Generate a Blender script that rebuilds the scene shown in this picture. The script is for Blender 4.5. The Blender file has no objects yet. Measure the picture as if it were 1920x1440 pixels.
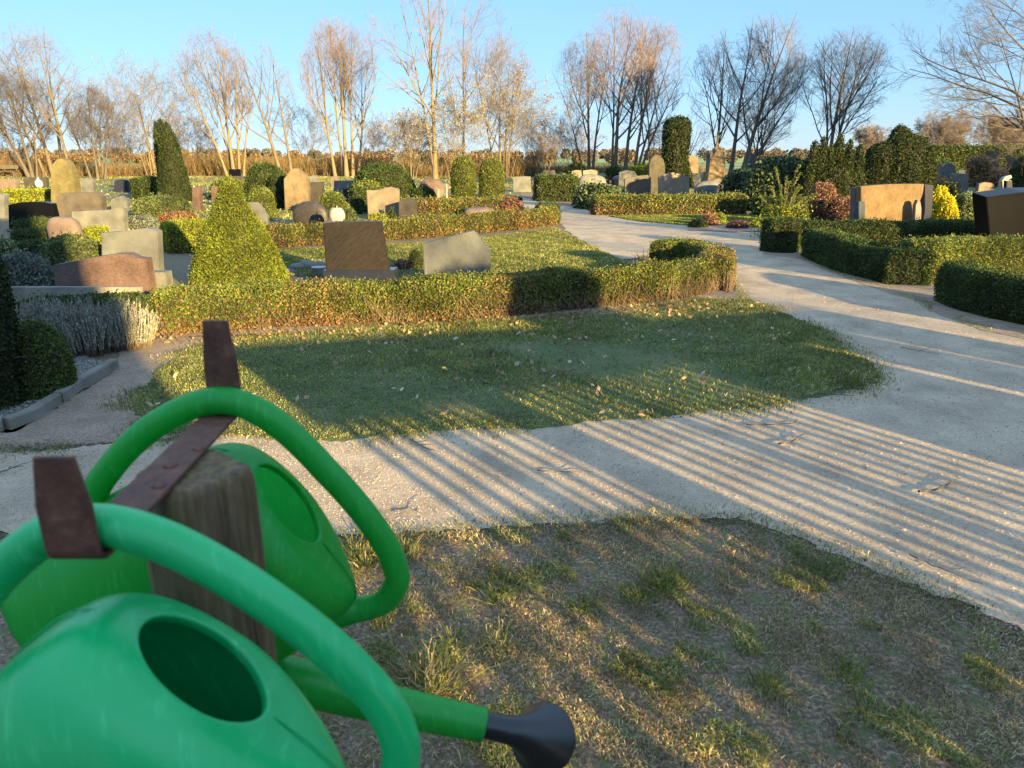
import bpy, bmesh, math, random
import numpy as np
from mathutils import Vector, Matrix
random.seed(7)
S = bpy.context.scene
R = math.radians
# ---------------------------------------------------------------- camera
H = 1.55; FPX = 1331.0; PITCH = R(17.8)
cd = bpy.data.cameras.new('camera'); cam = bpy.data.objects.new('camera', cd); S.collection.objects.link(cam); S.camera = cam
cam.location = (0, 0, H); cam.rotation_euler = (R(90) - PITCH, 0, 0)
cd.sensor_width = 36; cd.lens = 36 * FPX / 1920; cd.clip_start = 0.02; cd.clip_end = 6000
cd.dof.use_dof = True; cd.dof.focus_distance = 9.0; cd.dof.aperture_fstop = 8.0
# ---------------------------------------------------------------- light
SUN_EL = 10.5; SUN_AZ = 144.0
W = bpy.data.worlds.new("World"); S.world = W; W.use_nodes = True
wn = W.node_tree.nodes; bg = wn['Background']; sky = wn.new('ShaderNodeTexSky')
sky.sky_type = 'NISHITA'; sky.sun_disc = False; sky.sun_elevation = R(SUN_EL); sky.sun_rotation = R(SUN_AZ)
sky.air_density = 1.0; sky.dust_density = 0.0; sky.ozone_density = 8.0; sky.altitude = 0
gm = wn.new('ShaderNodeGamma'); gm.inputs[1].default_value = 0.42      # evens out the very bright horizon band
W.node_tree.links.new(sky.outputs[0], gm.inputs[0]); tcw = wn.new('ShaderNodeTexCoord'); sx = wn.new('ShaderNodeSeparateXYZ'); W.node_tree.links.new(tcw.outputs['Generated'], sx.inputs[0])
rpw = wn.new('ShaderNodeValToRGB'); W.node_tree.links.new(sx.outputs[2], rpw.inputs[0])      # overhead sky brightened artificially to fill the shade
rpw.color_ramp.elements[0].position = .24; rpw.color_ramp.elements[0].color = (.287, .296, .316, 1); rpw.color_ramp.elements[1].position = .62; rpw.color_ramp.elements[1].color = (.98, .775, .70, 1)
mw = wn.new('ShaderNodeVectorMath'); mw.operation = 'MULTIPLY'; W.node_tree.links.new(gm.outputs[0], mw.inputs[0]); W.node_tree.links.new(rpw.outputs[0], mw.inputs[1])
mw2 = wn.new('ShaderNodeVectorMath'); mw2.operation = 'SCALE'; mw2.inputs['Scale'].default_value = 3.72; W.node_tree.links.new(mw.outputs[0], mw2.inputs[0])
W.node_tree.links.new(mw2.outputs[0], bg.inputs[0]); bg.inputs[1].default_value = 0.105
sd = bpy.data.lights.new('sun', 'SUN'); sun = bpy.data.objects.new('sun', sd); S.collection.objects.link(sun)
sd.energy = 5.0; sd.angle = R(0.5); sd.color = (1.0, 0.72, 0.29)
ca, sa = math.cos(R(SUN_EL)), math.sin(R(SUN_EL))
SUND = Vector((math.sin(R(SUN_AZ)) * ca, math.cos(R(SUN_AZ)) * ca, sa))
sun.rotation_euler = SUND.to_track_quat('Z', 'Y').to_euler()
S.view_settings.view_transform = 'Standard'; S.view_settings.look = 'None'; S.view_settings.gamma = 1
S.view_settings.exposure = 2.35
try:
    S.cycles.max_bounces = 6; S.cycles.diffuse_bounces = 3; S.cycles.transmission_bounces = 4
except Exception: pass
AD = np.array([-math.sin(R(36)), math.cos(R(36))]); AU = np.array([AD[1], -AD[0]])   # away from the sun / across
def TU(t, u): return AD * t + AU * u

# ---------------------------------------------------------------- measuring helpers (photo pixel -> metres)
def ray(x, y):
    a = (x - 960) / FPX; b = (720 - y) / FPX
    return np.array([a, math.cos(PITCH) + b * math.sin(PITCH), -math.sin(PITCH) + b * math.cos(PITCH)])
def G(x, y, z=0.0):
    r = ray(x, y); s = (z - H) / r[2]; return np.array([r[0] * s, r[1] * s])
def PL(x, y, Y):
    r = ray(x, y); s = Y / r[1]; return (r[0] * s, H + r[2] * s)
def mpp(Y): return Y / FPX

# ---------------------------------------------------------------- object helpers
def tag(o, label=None, cat=None, group=None, kind=None):
    if label: o['label'] = label
    if cat: o['category'] = cat
    if group: o['group'] = group
    if kind: o['kind'] = kind
    return o
def link(name, me, parent=None, loc=(0, 0, 0), rot=(0, 0, 0)):
    o = bpy.data.objects.new(name, me); S.collection.objects.link(o)
    o.location = loc; o.rotation_euler = rot
    if parent is not None: o.parent = parent
    return o
def empty(name, loc=(0, 0, 0), rot=(0, 0, 0)): return link(name, None, None, loc, rot)
def npmesh(name, V, quads=None, tris=None, mats=(), midx=None, smooth=False):
    me = bpy.data.meshes.new(name); V = np.asarray(V, np.float32)
    Q = np.zeros((0, 4), np.int32) if quads is None else np.asarray(quads, np.int32).reshape(-1, 4)
    T = np.zeros((0, 3), np.int32) if tris is None else np.asarray(tris, np.int32).reshape(-1, 3)
    nq, nt = len(Q), len(T)
    me.vertices.add(len(V)); me.vertices.foreach_set('co', V.ravel())
    me.loops.add(nq * 4 + nt * 3); me.loops.foreach_set('vertex_index', np.concatenate([Q.ravel(), T.ravel()]))
    me.polygons.add(nq + nt)
    me.polygons.foreach_set('loop_start', np.concatenate([np.arange(nq) * 4, nq * 4 + np.arange(nt) * 3]).astype(np.int32))
    for m in mats: me.materials.append(m)
    if midx is not None: me.polygons.foreach_set('material_index', np.asarray(midx, np.int32))
    me.polygons.foreach_set('use_smooth', np.full(nq + nt, bool(smooth)))
    me.update(calc_edges=True)
    return me
def bm_obj(name, bm, mat, parent=None, loc=(0, 0, 0), rot=(0, 0, 0), smooth=False):
    me = bpy.data.meshes.new(name); bmesh.ops.recalc_face_normals(bm, faces=bm.faces); bm.to_mesh(me); bm.free()
    for m in (mat if isinstance(mat, (list, tuple)) else [mat]): me.materials.append(m)
    if smooth:
        me.polygons.foreach_set('use_smooth', np.full(len(me.polygons), True)); me.update()
    return link(name, me, parent, loc, rot)

# ---------------------------------------------------------------- material helpers
def newmat(name):
    m = bpy.data.materials.new(name); m.use_nodes = True
    nt = m.node_tree; return m, nt.nodes, nt.links, nt.nodes['Principled BSDF']
def ramp(n, stops, interp='LINEAR'):
    r = n.new('ShaderNodeValToRGB'); r.color_ramp.interpolation = interp
    e = r.color_ramp.elements
    while len(e) < len(stops): e.new(0.5)
    for i, (p, c) in enumerate(stops): e[i].position = p; e[i].color = (c[0], c[1], c[2], 1)
    return r
def noise(n, l, scale, detail=4, vec=None, rough=0.55):
    t = n.new('ShaderNodeTexNoise'); t.inputs['Scale'].default_value = scale; t.inputs['Detail'].default_value = detail
    t.inputs['Roughness'].default_value = rough
    if vec is not None: l.new(vec, t.inputs['Vector'])
    return t
def objco(n, l, sc=(1, 1, 1), rot=(0, 0, 0)):
    tc = n.new('ShaderNodeTexCoord'); mp = n.new('ShaderNodeMapping'); mp.vector_type = 'TEXTURE'; l.new(tc.outputs['Object'], mp.inputs[0])
    mp.inputs['Scale'].default_value = tuple(1 / q for q in sc); mp.inputs['Rotation'].default_value = rot
    return mp.outputs[0]
def mixc(n, l, fac, a, b, mode='MIX'):
    m = n.new('ShaderNodeMix'); m.data_type = 'RGBA'; m.blend_type = mode
    if isinstance(fac, (int, float)): m.inputs[0].default_value = fac
    else: l.new(fac, m.inputs[0])
    for i, v in ((6, a), (7, b)):
        if isinstance(v, (tuple, list)): m.inputs[i].default_value = (v[0], v[1], v[2], 1)
        else: l.new(v, m.inputs[i])
    return m.outputs[2]
def bump(n, l, b, h, strength=0.5, dist=0.01):
    bp = n.new('ShaderNodeBump'); bp.inputs['Strength'].default_value = strength; bp.inputs['Distance'].default_value = dist
    l.new(h, bp.inputs['Height']); l.new(bp.outputs[0], b.inputs['Normal']); return bp
def leafmat(name, cols, trans=0.25, rough=0.55, patch=0.35):
    m, n, l, b = newmat(name)
    g = n.new('ShaderNodeNewGeometry')
    r = ramp(n, [(i / (len(cols) - 1), c) for i, c in enumerate(cols)]); l.new(g.outputs['Random Per Island'], r.inputs[0])
    v = objco(n, l); t = noise(n, l, 3.5, 3, v)
    rp = ramp(n, [(0.35, (1 - patch,) * 3), (0.65, (1 + patch * .6,) * 3)]); l.new(t.outputs[0], rp.inputs[0])
    c = mixc(n, l, 1.0, r.outputs[0], rp.outputs[0], 'MULTIPLY')
    l.new(c, b.inputs['Base Color']); b.inputs['Roughness'].default_value = rough
    b.inputs['Specular IOR Level'].default_value = 0.16
    tr = n.new('ShaderNodeBsdfTranslucent'); l.new(c, tr.inputs[0])
    mx = n.new('ShaderNodeMixShader'); mx.inputs[0].default_value = trans
    l.new(b.outputs[0], mx.inputs[1]); l.new(tr.outputs[0], mx.inputs[2]); l.new(mx.outputs[0], n['Material Output'].inputs[0])
    return m
def stonemat(name, c1, c2, speck=0.5, sscale=260, rough=0.6, streak=None, bumpy=0.15, moss=0.0, large=0.38):
    """speckled granite or weathered stone: two tones of grain, broad stains, optional streaks"""
    kf = 1.0 if name == 'kerb_concrete' else (.45 if c1[0] > .2 else .75); c1 = tuple(q * kf for q in c1); c2 = tuple(q * kf for q in c2)
    m, n, l, b = newmat(name)
    v = objco(n, l)
    vo = n.new('ShaderNodeTexVoronoi'); vo.inputs['Scale'].default_value = sscale * .6; l.new(v, vo.inputs['Vector'])
    r = ramp(n, [(0.25, c2), (0.75, c1)]); 
    t0 = noise(n, l, sscale, 2, v); l.new(t0.outputs[0], r.inputs[0])
    c = mixc(n, l, speck, c1, r.outputs[0])
    big = noise(n, l, 4.0, 5, v); rb = ramp(n, [(0.3, (1 - large,) * 3), (0.7, (1 + large * .4,) * 3)]); l.new(big.outputs[0], rb.inputs[0])
    c = mixc(n, l, 1.0, c, rb.outputs[0], 'MULTIPLY')
    if streak:
        sv = objco(n, l, streak[1], streak[2]); ts = noise(n, l, streak[3], 6, sv, 0.65)
        rs = ramp(n, [(0.38, (1 - streak[0],) * 3), (0.62, (1 + streak[0],) * 3)]); l.new(ts.outputs[0], rs.inputs[0])
        c = mixc(n, l, 1.0, c, rs.outputs[0], 'MULTIPLY')
    if moss > 0:
        tm = noise(n, l, 9, 6, v, 0.7); rm = ramp(n, [(0.52, (0, 0, 0)), (0.66, (1, 1, 1))]); l.new(tm.outputs[0], rm.inputs[0])
        mm = n.new('ShaderNodeMath'); mm.operation = 'MULTIPLY'; mm.inputs[1].default_value = moss; l.new(rm.outputs[0], mm.inputs[0])
        c = mixc(n, l, mm.outputs[0], c, (0.16, 0.17, 0.05))
    l.new(c, b.inputs['Base Color']); b.inputs['Roughness'].default_value = rough; b.inputs['Specular IOR Level'].default_value = .18
    if bumpy > 0:
        tb = noise(n, l, sscale * .35, 5, v); bump(n, l, b, tb.outputs[0], bumpy, 0.004)
    return m
def plain(name, c, rough=0.6, metal=0.0, var=0.2, scale=20, bumpy=0.0, bscale=60):
    m, n, l, b = newmat(name); v = objco(n, l); t = noise(n, l, scale, 5, v)
    r = ramp(n, [(0.3, tuple(x * (1 - var) for x in c)), (0.7, tuple(min(1, x * (1 + var)) for x in c))]); l.new(t.outputs[0], r.inputs[0])
    l.new(r.outputs[0], b.inputs['Base Color']); b.inputs['Roughness'].default_value = rough; b.inputs['Metallic'].default_value = metal
    if bumpy > 0: tb = noise(n, l, bscale, 5, v); bump(n, l, b, tb.outputs[0], bumpy, 0.004)
    return m

# ---------------------------------------------------------------- shape helpers
def lump(P, scale, seed, n=7):
    rg = np.random.default_rng(seed); o = np.zeros(len(P))
    for i in range(n):
        k = rg.normal(size=3); k = k / np.linalg.norm(k) * scale * rg.uniform(.6, 1.9); o += np.sin(P @ k + rg.uniform(0, 6.28))
    return o / n * 1.6
def norm(a): return a / np.maximum(np.linalg.norm(a, axis=-1, keepdims=True), 1e-9)
def tubes(P, Rr, k=5, fix=None):
    """P (N,K,3) centre lines, Rr (N,K) radii -> verts, quads"""
    N, K, _ = P.shape
    T = np.empty_like(P); T[:, 1:-1] = P[:, 2:] - P[:, :-2]; T[:, 0] = P[:, 1] - P[:, 0]; T[:, -1] = P[:, -1] - P[:, -2]; T = norm(T)
    ref = np.where(np.abs(T[:, :, 2:3]) > .9, np.array([1.0, 0, 0]), np.array([0, 0, 1.0]))
    if fix is not None: ref = np.broadcast_to(np.array(fix, float), T.shape)
    U = norm(np.cross(T, ref)); Vv = np.cross(T, U)
    a = np.arange(k) / k * 2 * np.pi
    ring = U[:, :, None, :] * np.cos(a)[None, None, :, None] + Vv[:, :, None, :] * np.sin(a)[None, None, :, None]
    V = P[:, :, None, :] + ring * Rr[:, :, None, None]
    idx = np.arange(N * K * k).reshape(N, K, k); nx = np.roll(idx, -1, axis=2)
    Q = np.stack([idx[:, :-1], nx[:, :-1], nx[:, 1:], idx[:, 1:]], -1).reshape(-1, 4)
    return V.reshape(-1, 3), Q
def cat(parts):
    Vs, Qs, o = [], [], 0
    for V, Q in parts: Vs.append(V); Qs.append(Q + o); o += len(V)
    return np.concatenate(Vs), np.concatenate(Qs)
def smoothline(pts, n=8, closed=False):
    P = [np.array(p, float) for p in pts]; out = []; m = len(P)
    for i in range(m if closed else m - 1):
        a = P[(i - 1) % m] if closed or i > 0 else P[0]; b = P[i]; c = P[(i + 1) % m]; d = P[(i + 2) % m] if closed or i + 2 < m else P[-1]
        for j in range(n):
            t = j / n; out.append(.5 * ((2 * b) + (-a + c) * t + (2 * a - 5 * b + 4 * c - d) * t * t + (-a + 3 * b - 3 * c + d) * t ** 3))
    if not closed: out.append(P[-1])
    return np.array(out)
def revolve(prof, rx, ry, h, seg=36, lumps=0.06, lscale=4, seed=0):
    """closed body of revolution from a (radius, height) profile, uneven"""
    pr = smoothline(prof, 5); K = len(pr); a = np.arange(seg) / seg * 2 * np.pi
    V = np.stack([np.outer(pr[:, 0], np.cos(a)) * rx, np.outer(pr[:, 0], np.sin(a)) * ry, np.outer(pr[:, 1], np.ones(seg)) * h], -1).reshape(-1, 3)
    d = lump(V, lscale, seed) * lumps * min(rx, h) ; c = V.copy(); c[:, 2] -= h * .4; V = V + norm(c) * d[:, None]; V[:, 2] = np.maximum(V[:, 2], 0)
    idx = np.arange(K * seg).reshape(K, seg); nx = np.roll(idx, -1, 1)
    Q = np.stack([idx[:-1], nx[:-1], nx[1:], idx[1:]], -1).reshape(-1, 4)
    return V, Q
def surf_sample(V, Q, n, rg):
    A = V[Q[:, 0]]; B = V[Q[:, 1]]; C = V[Q[:, 2]]; D = V[Q[:, 3]]
    nrm = np.cross(C - A, D - B); ar = np.linalg.norm(nrm, axis=1) / 2
    p = ar / ar.sum(); i = rg.choice(len(Q), n, p=p); u = rg.random((n, 1)); v = rg.random((n, 1))
    P = (A[i] * (1 - u) + B[i] * u) * (1 - v) + (D[i] * (1 - u) + C[i] * u) * v
    return P, norm(nrm[i]), ar.sum()
def leaves(P, N, l, w, rg, out=0.6, up=0.2, jit=0.02, deep=0.03):
    n = len(P); c = P + N * rg.uniform(-deep, jit, (n, 1))
    ax = norm(N * out + rg.normal(size=(n, 3)) * .75 + np.array([0, 0, up])); sd_ = norm(np.cross(ax, rg.normal(size=(n, 3))))
    L = l * rg.uniform(.6, 1.35, (n, 1)); Wd = w * rg.uniform(.7, 1.3, (n, 1))
    V = np.stack([c - ax * L * .5, c + sd_ * Wd * .5, c + ax * L * .5, c - sd_ * Wd * .5], 1).reshape(-1, 3)
    return V, np.arange(n * 4).reshape(-1, 4)
def area(V, Q):
    return (np.linalg.norm(np.cross(V[Q[:, 2]] - V[Q[:, 0]], V[Q[:, 3]] - V[Q[:, 1]]), axis=1) / 2).sum()
def plant_mesh(name, V, Q, mats, leaf, cover=2.6, asp=.55, out=.6, up=.2, jit=.6, seed=1, brown=None, shrink=.8, cap=90000, fine=None):
    """mats = [leaf, core] or [leaf, core, dry]; leaf = length in metres"""
    rg = np.random.default_rng(seed)
    c0 = V.mean(0); A0, B0, C0, D0 = (V[Q[:, k]] - c0 for k in range(4))
    if (np.einsum('ij,ij->i', np.cross(C0 - A0, D0 - B0), (A0 + C0) / 2)).sum() < 0: Q = Q[:, ::-1]      # faces look outwards
    A = area(V, Q); n = int(min(cap, cover * A / (leaf * leaf * asp * .5)))
    P, N, _ = surf_sample(V, Q, n, rg)
    q_ = rg.random(n) < .07; P[q_] += (N[q_] * .6 + np.array([0, 0, .5])) * rg.uniform(0, leaf * 1.8, (q_.sum(), 1))      # stray shoots
    if fine is not None: n = len(P)
    LV, LQ = leaves(P, N, leaf, leaf * asp, rg, out, up, leaf * jit, leaf * 1.3)
    # inner core: the same shape drawn inwards
    c = V.mean(0); nv = np.zeros_like(V); fn = norm(np.cross(V[Q[:, 2]] - V[Q[:, 0]], V[Q[:, 3]] - V[Q[:, 1]]))
    for k in range(4): np.add.at(nv, Q[:, k], fn)
    core = V - norm(nv) * leaf * shrink
    VV, QQ = cat([(LV, LQ), (core, Q)])
    mi = np.zeros(len(QQ), int); mi[len(LQ):] = 1
    if brown:
        z = P[:, 2]; pt = np.clip(lump(P, 3.2, seed + 9) - .35, 0, 1) * .5; q = rg.random(len(P)) < np.clip(np.clip(brown[0] * (1 - z / brown[1]), brown[2] if len(brown) > 2 else 0, 1) + pt * (brown[0] > .25), 0, 1); mi[:len(LQ)][q] = 2
    return npmesh(name, VV, QQ, mats=mats, midx=mi)
def sweep(path, w, h, K=10, cap=.5, lumps=.02, seed=0, round_=.12):
    """hedge body: rounded box section swept along a ground line, ends closed"""
    path = np.array(path, float); d = np.diff(path, axis=0); L = np.concatenate([[0], np.cumsum(np.linalg.norm(d, axis=1))])
    n = max(4, int(L[-1] / .12)); s = np.linspace(0, L[-1], n)
    C = np.stack([np.interp(s, L, path[:, 0]), np.interp(s, L, path[:, 1])], 1)
    T = norm(np.gradient(C, axis=0)); Nn = np.stack([-T[:, 1], T[:, 0]], 1)
    sec = [(-.5, 0), (-.52, .2), (-.51, .5), (-.5, .8), (-.46, .93), (-.38, 1.0), (-.2, 1.01), (0, 1.0), (.2, 1.01), (.38, 1.0), (.46, .93), (.5, .8), (.51, .5), (.52, .2), (.5, 0)]
    sec = np.array(sec); m = len(sec)
    end = np.minimum(s, L[-1] - s); f = np.clip(end / round_, 0, 1); f = np.sqrt(1 - (1 - f) ** 2) * .93 + .07
    hz = .9 + .1 * f
    V = np.zeros((n, m, 3)); V[:, :, :2] = C[:, None, :] + Nn[:, None, :] * (sec[None, :, 0:1] * w * f[:, None, None]); V[:, :, 2] = sec[None, :, 1] * h * hz[:, None]
    V = V.reshape(-1, 3); lm = lump(V, 5, seed) * lumps + lump(V, 14, seed + 1) * lumps * .5
    c = np.repeat(C, m, 0); o = V.copy(); o[:, :2] -= c; o[:, 2] -= h * .4; V = V + norm(o) * lm[:, None]; V[:, 2] = np.maximum(V[:, 2], 0)
    idx = np.arange(n * m).reshape(n, m); Q = np.stack([idx[:-1, :-1], idx[1:, :-1], idx[1:, 1:], idx[:-1, 1:]], -1).reshape(-1, 4)
    if True:   # orient outward
        cc = (V[Q].mean(1)); ctr = np.array([0, 0, 0.0]);
    Q = Q[:, ::-1]
    ends = []
    for r_, fl in ((idx[0], False), (idx[-1], True)):
        for j in range(m // 2):
            q = [r_[j], r_[j + 1], r_[m - 2 - j], r_[m - 1 - j]]
            if len(set(q)) == 4: ends.append(q[::-1] if fl else q)
    return V, np.concatenate([Q, np.array(ends)])
def box(bm, x0, x1, y0, y1, z0, z1, bev=0.0):
    r = bmesh.ops.create_cube(bm, size=1); vs = r['verts']
    for v in vs: v.co = Vector((x0 + (v.co.x + .5) * (x1 - x0), y0 + (v.co.y + .5) * (y1 - y0), z0 + (v.co.z + .5) * (z1 - z0)))
    if bev > 0: bmesh.ops.bevel(bm, geom=list({e for v in vs for e in v.link_edges}), offset=bev, segments=2, affect='EDGES')
def inpoly(P, poly):
    x, y = P[:, 0], P[:, 1]; c = np.zeros(len(P), bool); j = len(poly) - 1
    for i in range(len(poly)):
        xi, yi = poly[i]; xj, yj = poly[j]
        with np.errstate(divide='ignore', invalid='ignore'):
            m = ((yi > y) != (yj > y)) & (x < (xj - xi) * (y - yi) / (yj - yi + 1e-12) + xi)
        c ^= m; j = i
    return c
def gpoly(px): return np.array([G(*p) for p in px])
def ragged(poly, step, amp, seed):
    """subdivide a closed outline and make it uneven"""
    rg = np.random.default_rng(seed); out = []
    for i in range(len(poly)):
        a, b = poly[i], poly[(i + 1) % len(poly)]; n = max(1, min(60, int(np.linalg.norm(b - a) / step)))
        for j in range(n):
            out.append(a + (b - a) * j / n)
    out = np.array(out); q = np.c_[out, np.zeros(len(out))]
    out[:, 0] += lump(q, 7, seed) * amp + rg.normal(0, amp * .25, len(out)); out[:, 1] += lump(q, 7, seed + 5) * amp + rg.normal(0, amp * .25, len(out))
    return out
def sheet(name, poly, z, mat, label=None, kind='structure'):
    bm = bmesh.new(); vs = [bm.verts.new((p[0], p[1], z)) for p in poly]; f = bm.faces.new(vs); bmesh.ops.triangulate(bm, faces=[f])
    for f in bm.faces:
        if f.normal.z < 0: f.normal_flip()
    me = bpy.data.meshes.new(name); bm.to_mesh(me); bm.free(); me.materials.append(mat)
    o = link(name, me); return tag(o, label, None, None, kind)

# ================================================================= MATERIALS
def ground_mat():
    m, n, l, b = newmat('dry_soil_and_thin_grass'); v = objco(n, l)
    t = noise(n, l, 2.2, 8, v, .65); f = noise(n, l, 70, 5, v, .7); t3 = noise(n, l, 14, 5, v, .6)
    soil = ramp(n, [(0.32, (0.035, 0.022, 0.014)), (0.5, (0.125, 0.085, 0.055)), (0.68, (0.36, 0.26, 0.165))]); l.new(f.outputs[0], soil.inputs[0])
    gr = ramp(n, [(0.3, (0.045, 0.055, 0.018)), (0.7, (0.13, 0.13, 0.05))]); l.new(f.outputs[0], gr.inputs[0])
    k = ramp(n, [(0.48, (0, 0, 0)), (0.62, (1, 1, 1))]); l.new(t3.outputs[0], k.inputs[0])
    l.new(mixc(n, l, k.outputs[0], soil.outputs[0], gr.outputs[0]), b.inputs['Base Color']); b.inputs['Roughness'].default_value = .95
    bump(n, l, b, f.outputs[0], .9, .012); return m
def turf_mat(name, a, c, dry):
    m, n, l, b = newmat(name); v = objco(n, l); f = noise(n, l, 45, 5, v, .7); t = noise(n, l, 1.6, 5, v)
    r1 = ramp(n, [(0.3, a), (0.7, c)]); l.new(f.outputs[0], r1.inputs[0])
    k = ramp(n, [(0.5, (0, 0, 0)), (0.7, (1, 1, 1))]); l.new(t.outputs[0], k.inputs[0])
    l.new(mixc(n, l, k.outputs[0], r1.outputs[0], dry), b.inputs['Base Color']); b.inputs['Roughness'].default_value = .95
    bump(n, l, b, f.outputs[0], .8, .02); return m
def gravel_mat():
    m, n, l, b = newmat('pale_sandy_gravel'); v = objco(n, l)
    vo = n.new('ShaderNodeTexVoronoi'); vo.inputs['Scale'].default_value = 95; l.new(v, vo.inputs['Vector'])
    f = noise(n, l, 160, 4, v, .7); t = noise(n, l, 2.5, 6, v, .6); t2 = noise(n, l, 22, 4, v, .6)
    r = ramp(n, [(0.2, (0.22, 0.172, 0.12)), (0.5, (0.36, 0.288, 0.208)), (0.8, (0.50, 0.41, 0.31))]); l.new(f.outputs[0], r.inputs[0])
    rb = ramp(n, [(0.32, (.66, .64, .61)), (0.62, (1.06, 1.05, 1.03))]); l.new(t.outputs[0], rb.inputs[0])
    c = mixc(n, l, 1.0, r.outputs[0], rb.outputs[0], 'MULTIPLY')
    vc = ramp(n, [(0.0, (.72, .7, .68)), (1.0, (1.15, 1.12, 1.1))]); l.new(vo.outputs['Color'], vc.inputs[0])
    c = mixc(n, l, 0.8, c, vc.outputs[0], 'MULTIPLY')
    sp = ramp(n, [(0.66, (0, 0, 0)), (0.72, (1, 1, 1))]); l.new(t2.outputs[0], sp.inputs[0])
    c = mixc(n, l, sp.outputs[0], c, (0.17, 0.13, 0.095))
    l.new(c, b.inputs['Base Color']); b.inputs['Roughness'].default_value = .92
    ad = n.new('ShaderNodeMath'); ad.operation = 'ADD'; l.new(f.outputs[0], ad.inputs[0]); l.new(t2.outputs[0], ad.inputs[1])
    bump(n, l, b, ad.outputs[0], .55, .008); return m
M = {}
M['ground'] = ground_mat()
M['gravel'] = gravel_mat()
M['turf'] = turf_mat('green_turf', (.03, .05, .012), (.08, .11, .03), (.13, .12, .05))
M['meadow'] = turf_mat('cemetery_ground', (.05, .07, .02), (.10, .11, .04), (.15, .12, .07))
M['field'] = turf_mat('spring_field', (.13, .19, .05), (.17, .23, .07), (.20, .22, .10))
M['core'] = plain('inner_twigs', (.022, .02, .012), .9, var=.4, scale=60)  # dark core paints the shade deep between the leaves
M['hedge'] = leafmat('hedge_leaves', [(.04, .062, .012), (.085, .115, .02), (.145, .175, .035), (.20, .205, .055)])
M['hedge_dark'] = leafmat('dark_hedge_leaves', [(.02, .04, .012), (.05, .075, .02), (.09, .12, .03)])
M['dry'] = leafmat('dry_leaves', [(.10, .05, .025), (.24, .13, .06), (.36, .22, .12)])
M['yew'] = leafmat('yew_needles', [(.012, .022, .008), (.022, .036, .011), (.045, .06, .016)], .1)
M['box'] = leafmat('box_leaves', [(.03, .055, .012), (.07, .10, .02), (.12, .15, .03)])
M['gold'] = leafmat('golden_spruce_needles', [(.05, .078, .012), (.115, .145, .02), (.22, .23, .035)], .2)
M['yellow'] = leafmat('yellow_thuja_leaves', [(.28, .26, .01), (.48, .42, .015), (.60, .52, .03)], .3)
M['juniper'] = leafmat('juniper_needles', [(.04, .06, .02), (.09, .12, .04), (.15, .17, .06)], .2)
M['blue'] = leafmat('grey_green_leaves', [(.06, .08, .06), (.13, .15, .12), (.22, .24, .20)], .2)
M['rhodo'] = leafmat('rhododendron_leaves', [(.025, .045, .02), (.055, .08, .03), (.10, .13, .06)], .15, .35)
M['lime'] = leafmat('yellow_green_leaves', [(.10, .14, .01), (.2, .24, .02), (.34, .34, .04)], .3)
M['laurel'] = leafmat('variegated_leaves', [(.05, .08, .02), (.14, .19, .06), (.34, .36, .18)], .25)
M['beech'] = leafmat('orange_dry_leaves', [(.18, .09, .04), (.34, .19, .08), (.45, .28, .13)], .3)
M['redbrown'] = leafmat('reddish_brown_leaves', [(.09, .04, .03), (.20, .10, .07), (.30, .18, .12)], .2)
M['lav'] = leafmat('silver_lavender_leaves', [(.22, .23, .19), (.36, .37, .31), (.48, .49, .42)], .15, .8, .15)
M['lavstem'] = leafmat('lavender_stems', [(.10, .07, .05), (.18, .13, .09)], .1, .9)
M['blossom'] = leafmat('pale_blossom', [(.20, .175, .11), (.28, .25, .17), (.34, .31, .23)], .3)
M['heath'] = leafmat('heather_leaves', [(.06, .02, .03), (.12, .05, .06), (.2, .11, .10)], .2)
M['grass'] = leafmat('grass_blades', [(.06, .085, .015), (.13, .16, .028), (.21, .235, .05), (.34, .31, .13)], .35)
M['grass_light'] = leafmat('light_grass_blades', [(.08, .12, .02), (.14, .18, .03), (.22, .24, .05), (.3, .28, .10)], .4)
M['straw'] = leafmat('straw_blades', [(.08, .06, .038), (.22, .165, .095), (.62, .50, .31), (.18, .19, .06)], .3)
M['oakleaf'] = leafmat('fallen_leaves', [(.20, .11, .06), (.36, .24, .15), (.5, .38, .28)], .2, .7)
def barkmat(name, a, c):
    m, n, l, b = newmat(name); v = objco(n, l, (1, 1, .25)); t = noise(n, l, 12, 5, v, .7)
    r = ramp(n, [(0.3, a), (0.7, c)]); l.new(t.outputs[0], r.inputs[0]); l.new(r.outputs[0], b.inputs['Base Color']); b.inputs['Roughness'].default_value = .9
    bump(n, l, b, t.outputs[0], .5, .02); return m
M['bark'] = barkmat('grey_brown_bark', (.07, .055, .038), (.15, .12, .08))
M['bark_pale'] = barkmat('pale_bark', (.10, .08, .045), (.20, .155, .09))
M['bark_dark'] = barkmat('dark_bark', (.05, .042, .035), (.11, .09, .07))
M['twig'] = barkmat('brown_twigs', (.12, .09, .08), (.21, .165, .145))
M['twig_red'] = barkmat('reddish_twigs', (.15, .10, .085), (.25, .175, .15))
M['twig_dark'] = barkmat('dark_twigs', (.06, .05, .045), (.12, .095, .08))
M['reed'] = leafmat('brown_undergrowth', [(.09, .062, .032), (.18, .125, .062), (.27, .20, .105)], .25)
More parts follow.
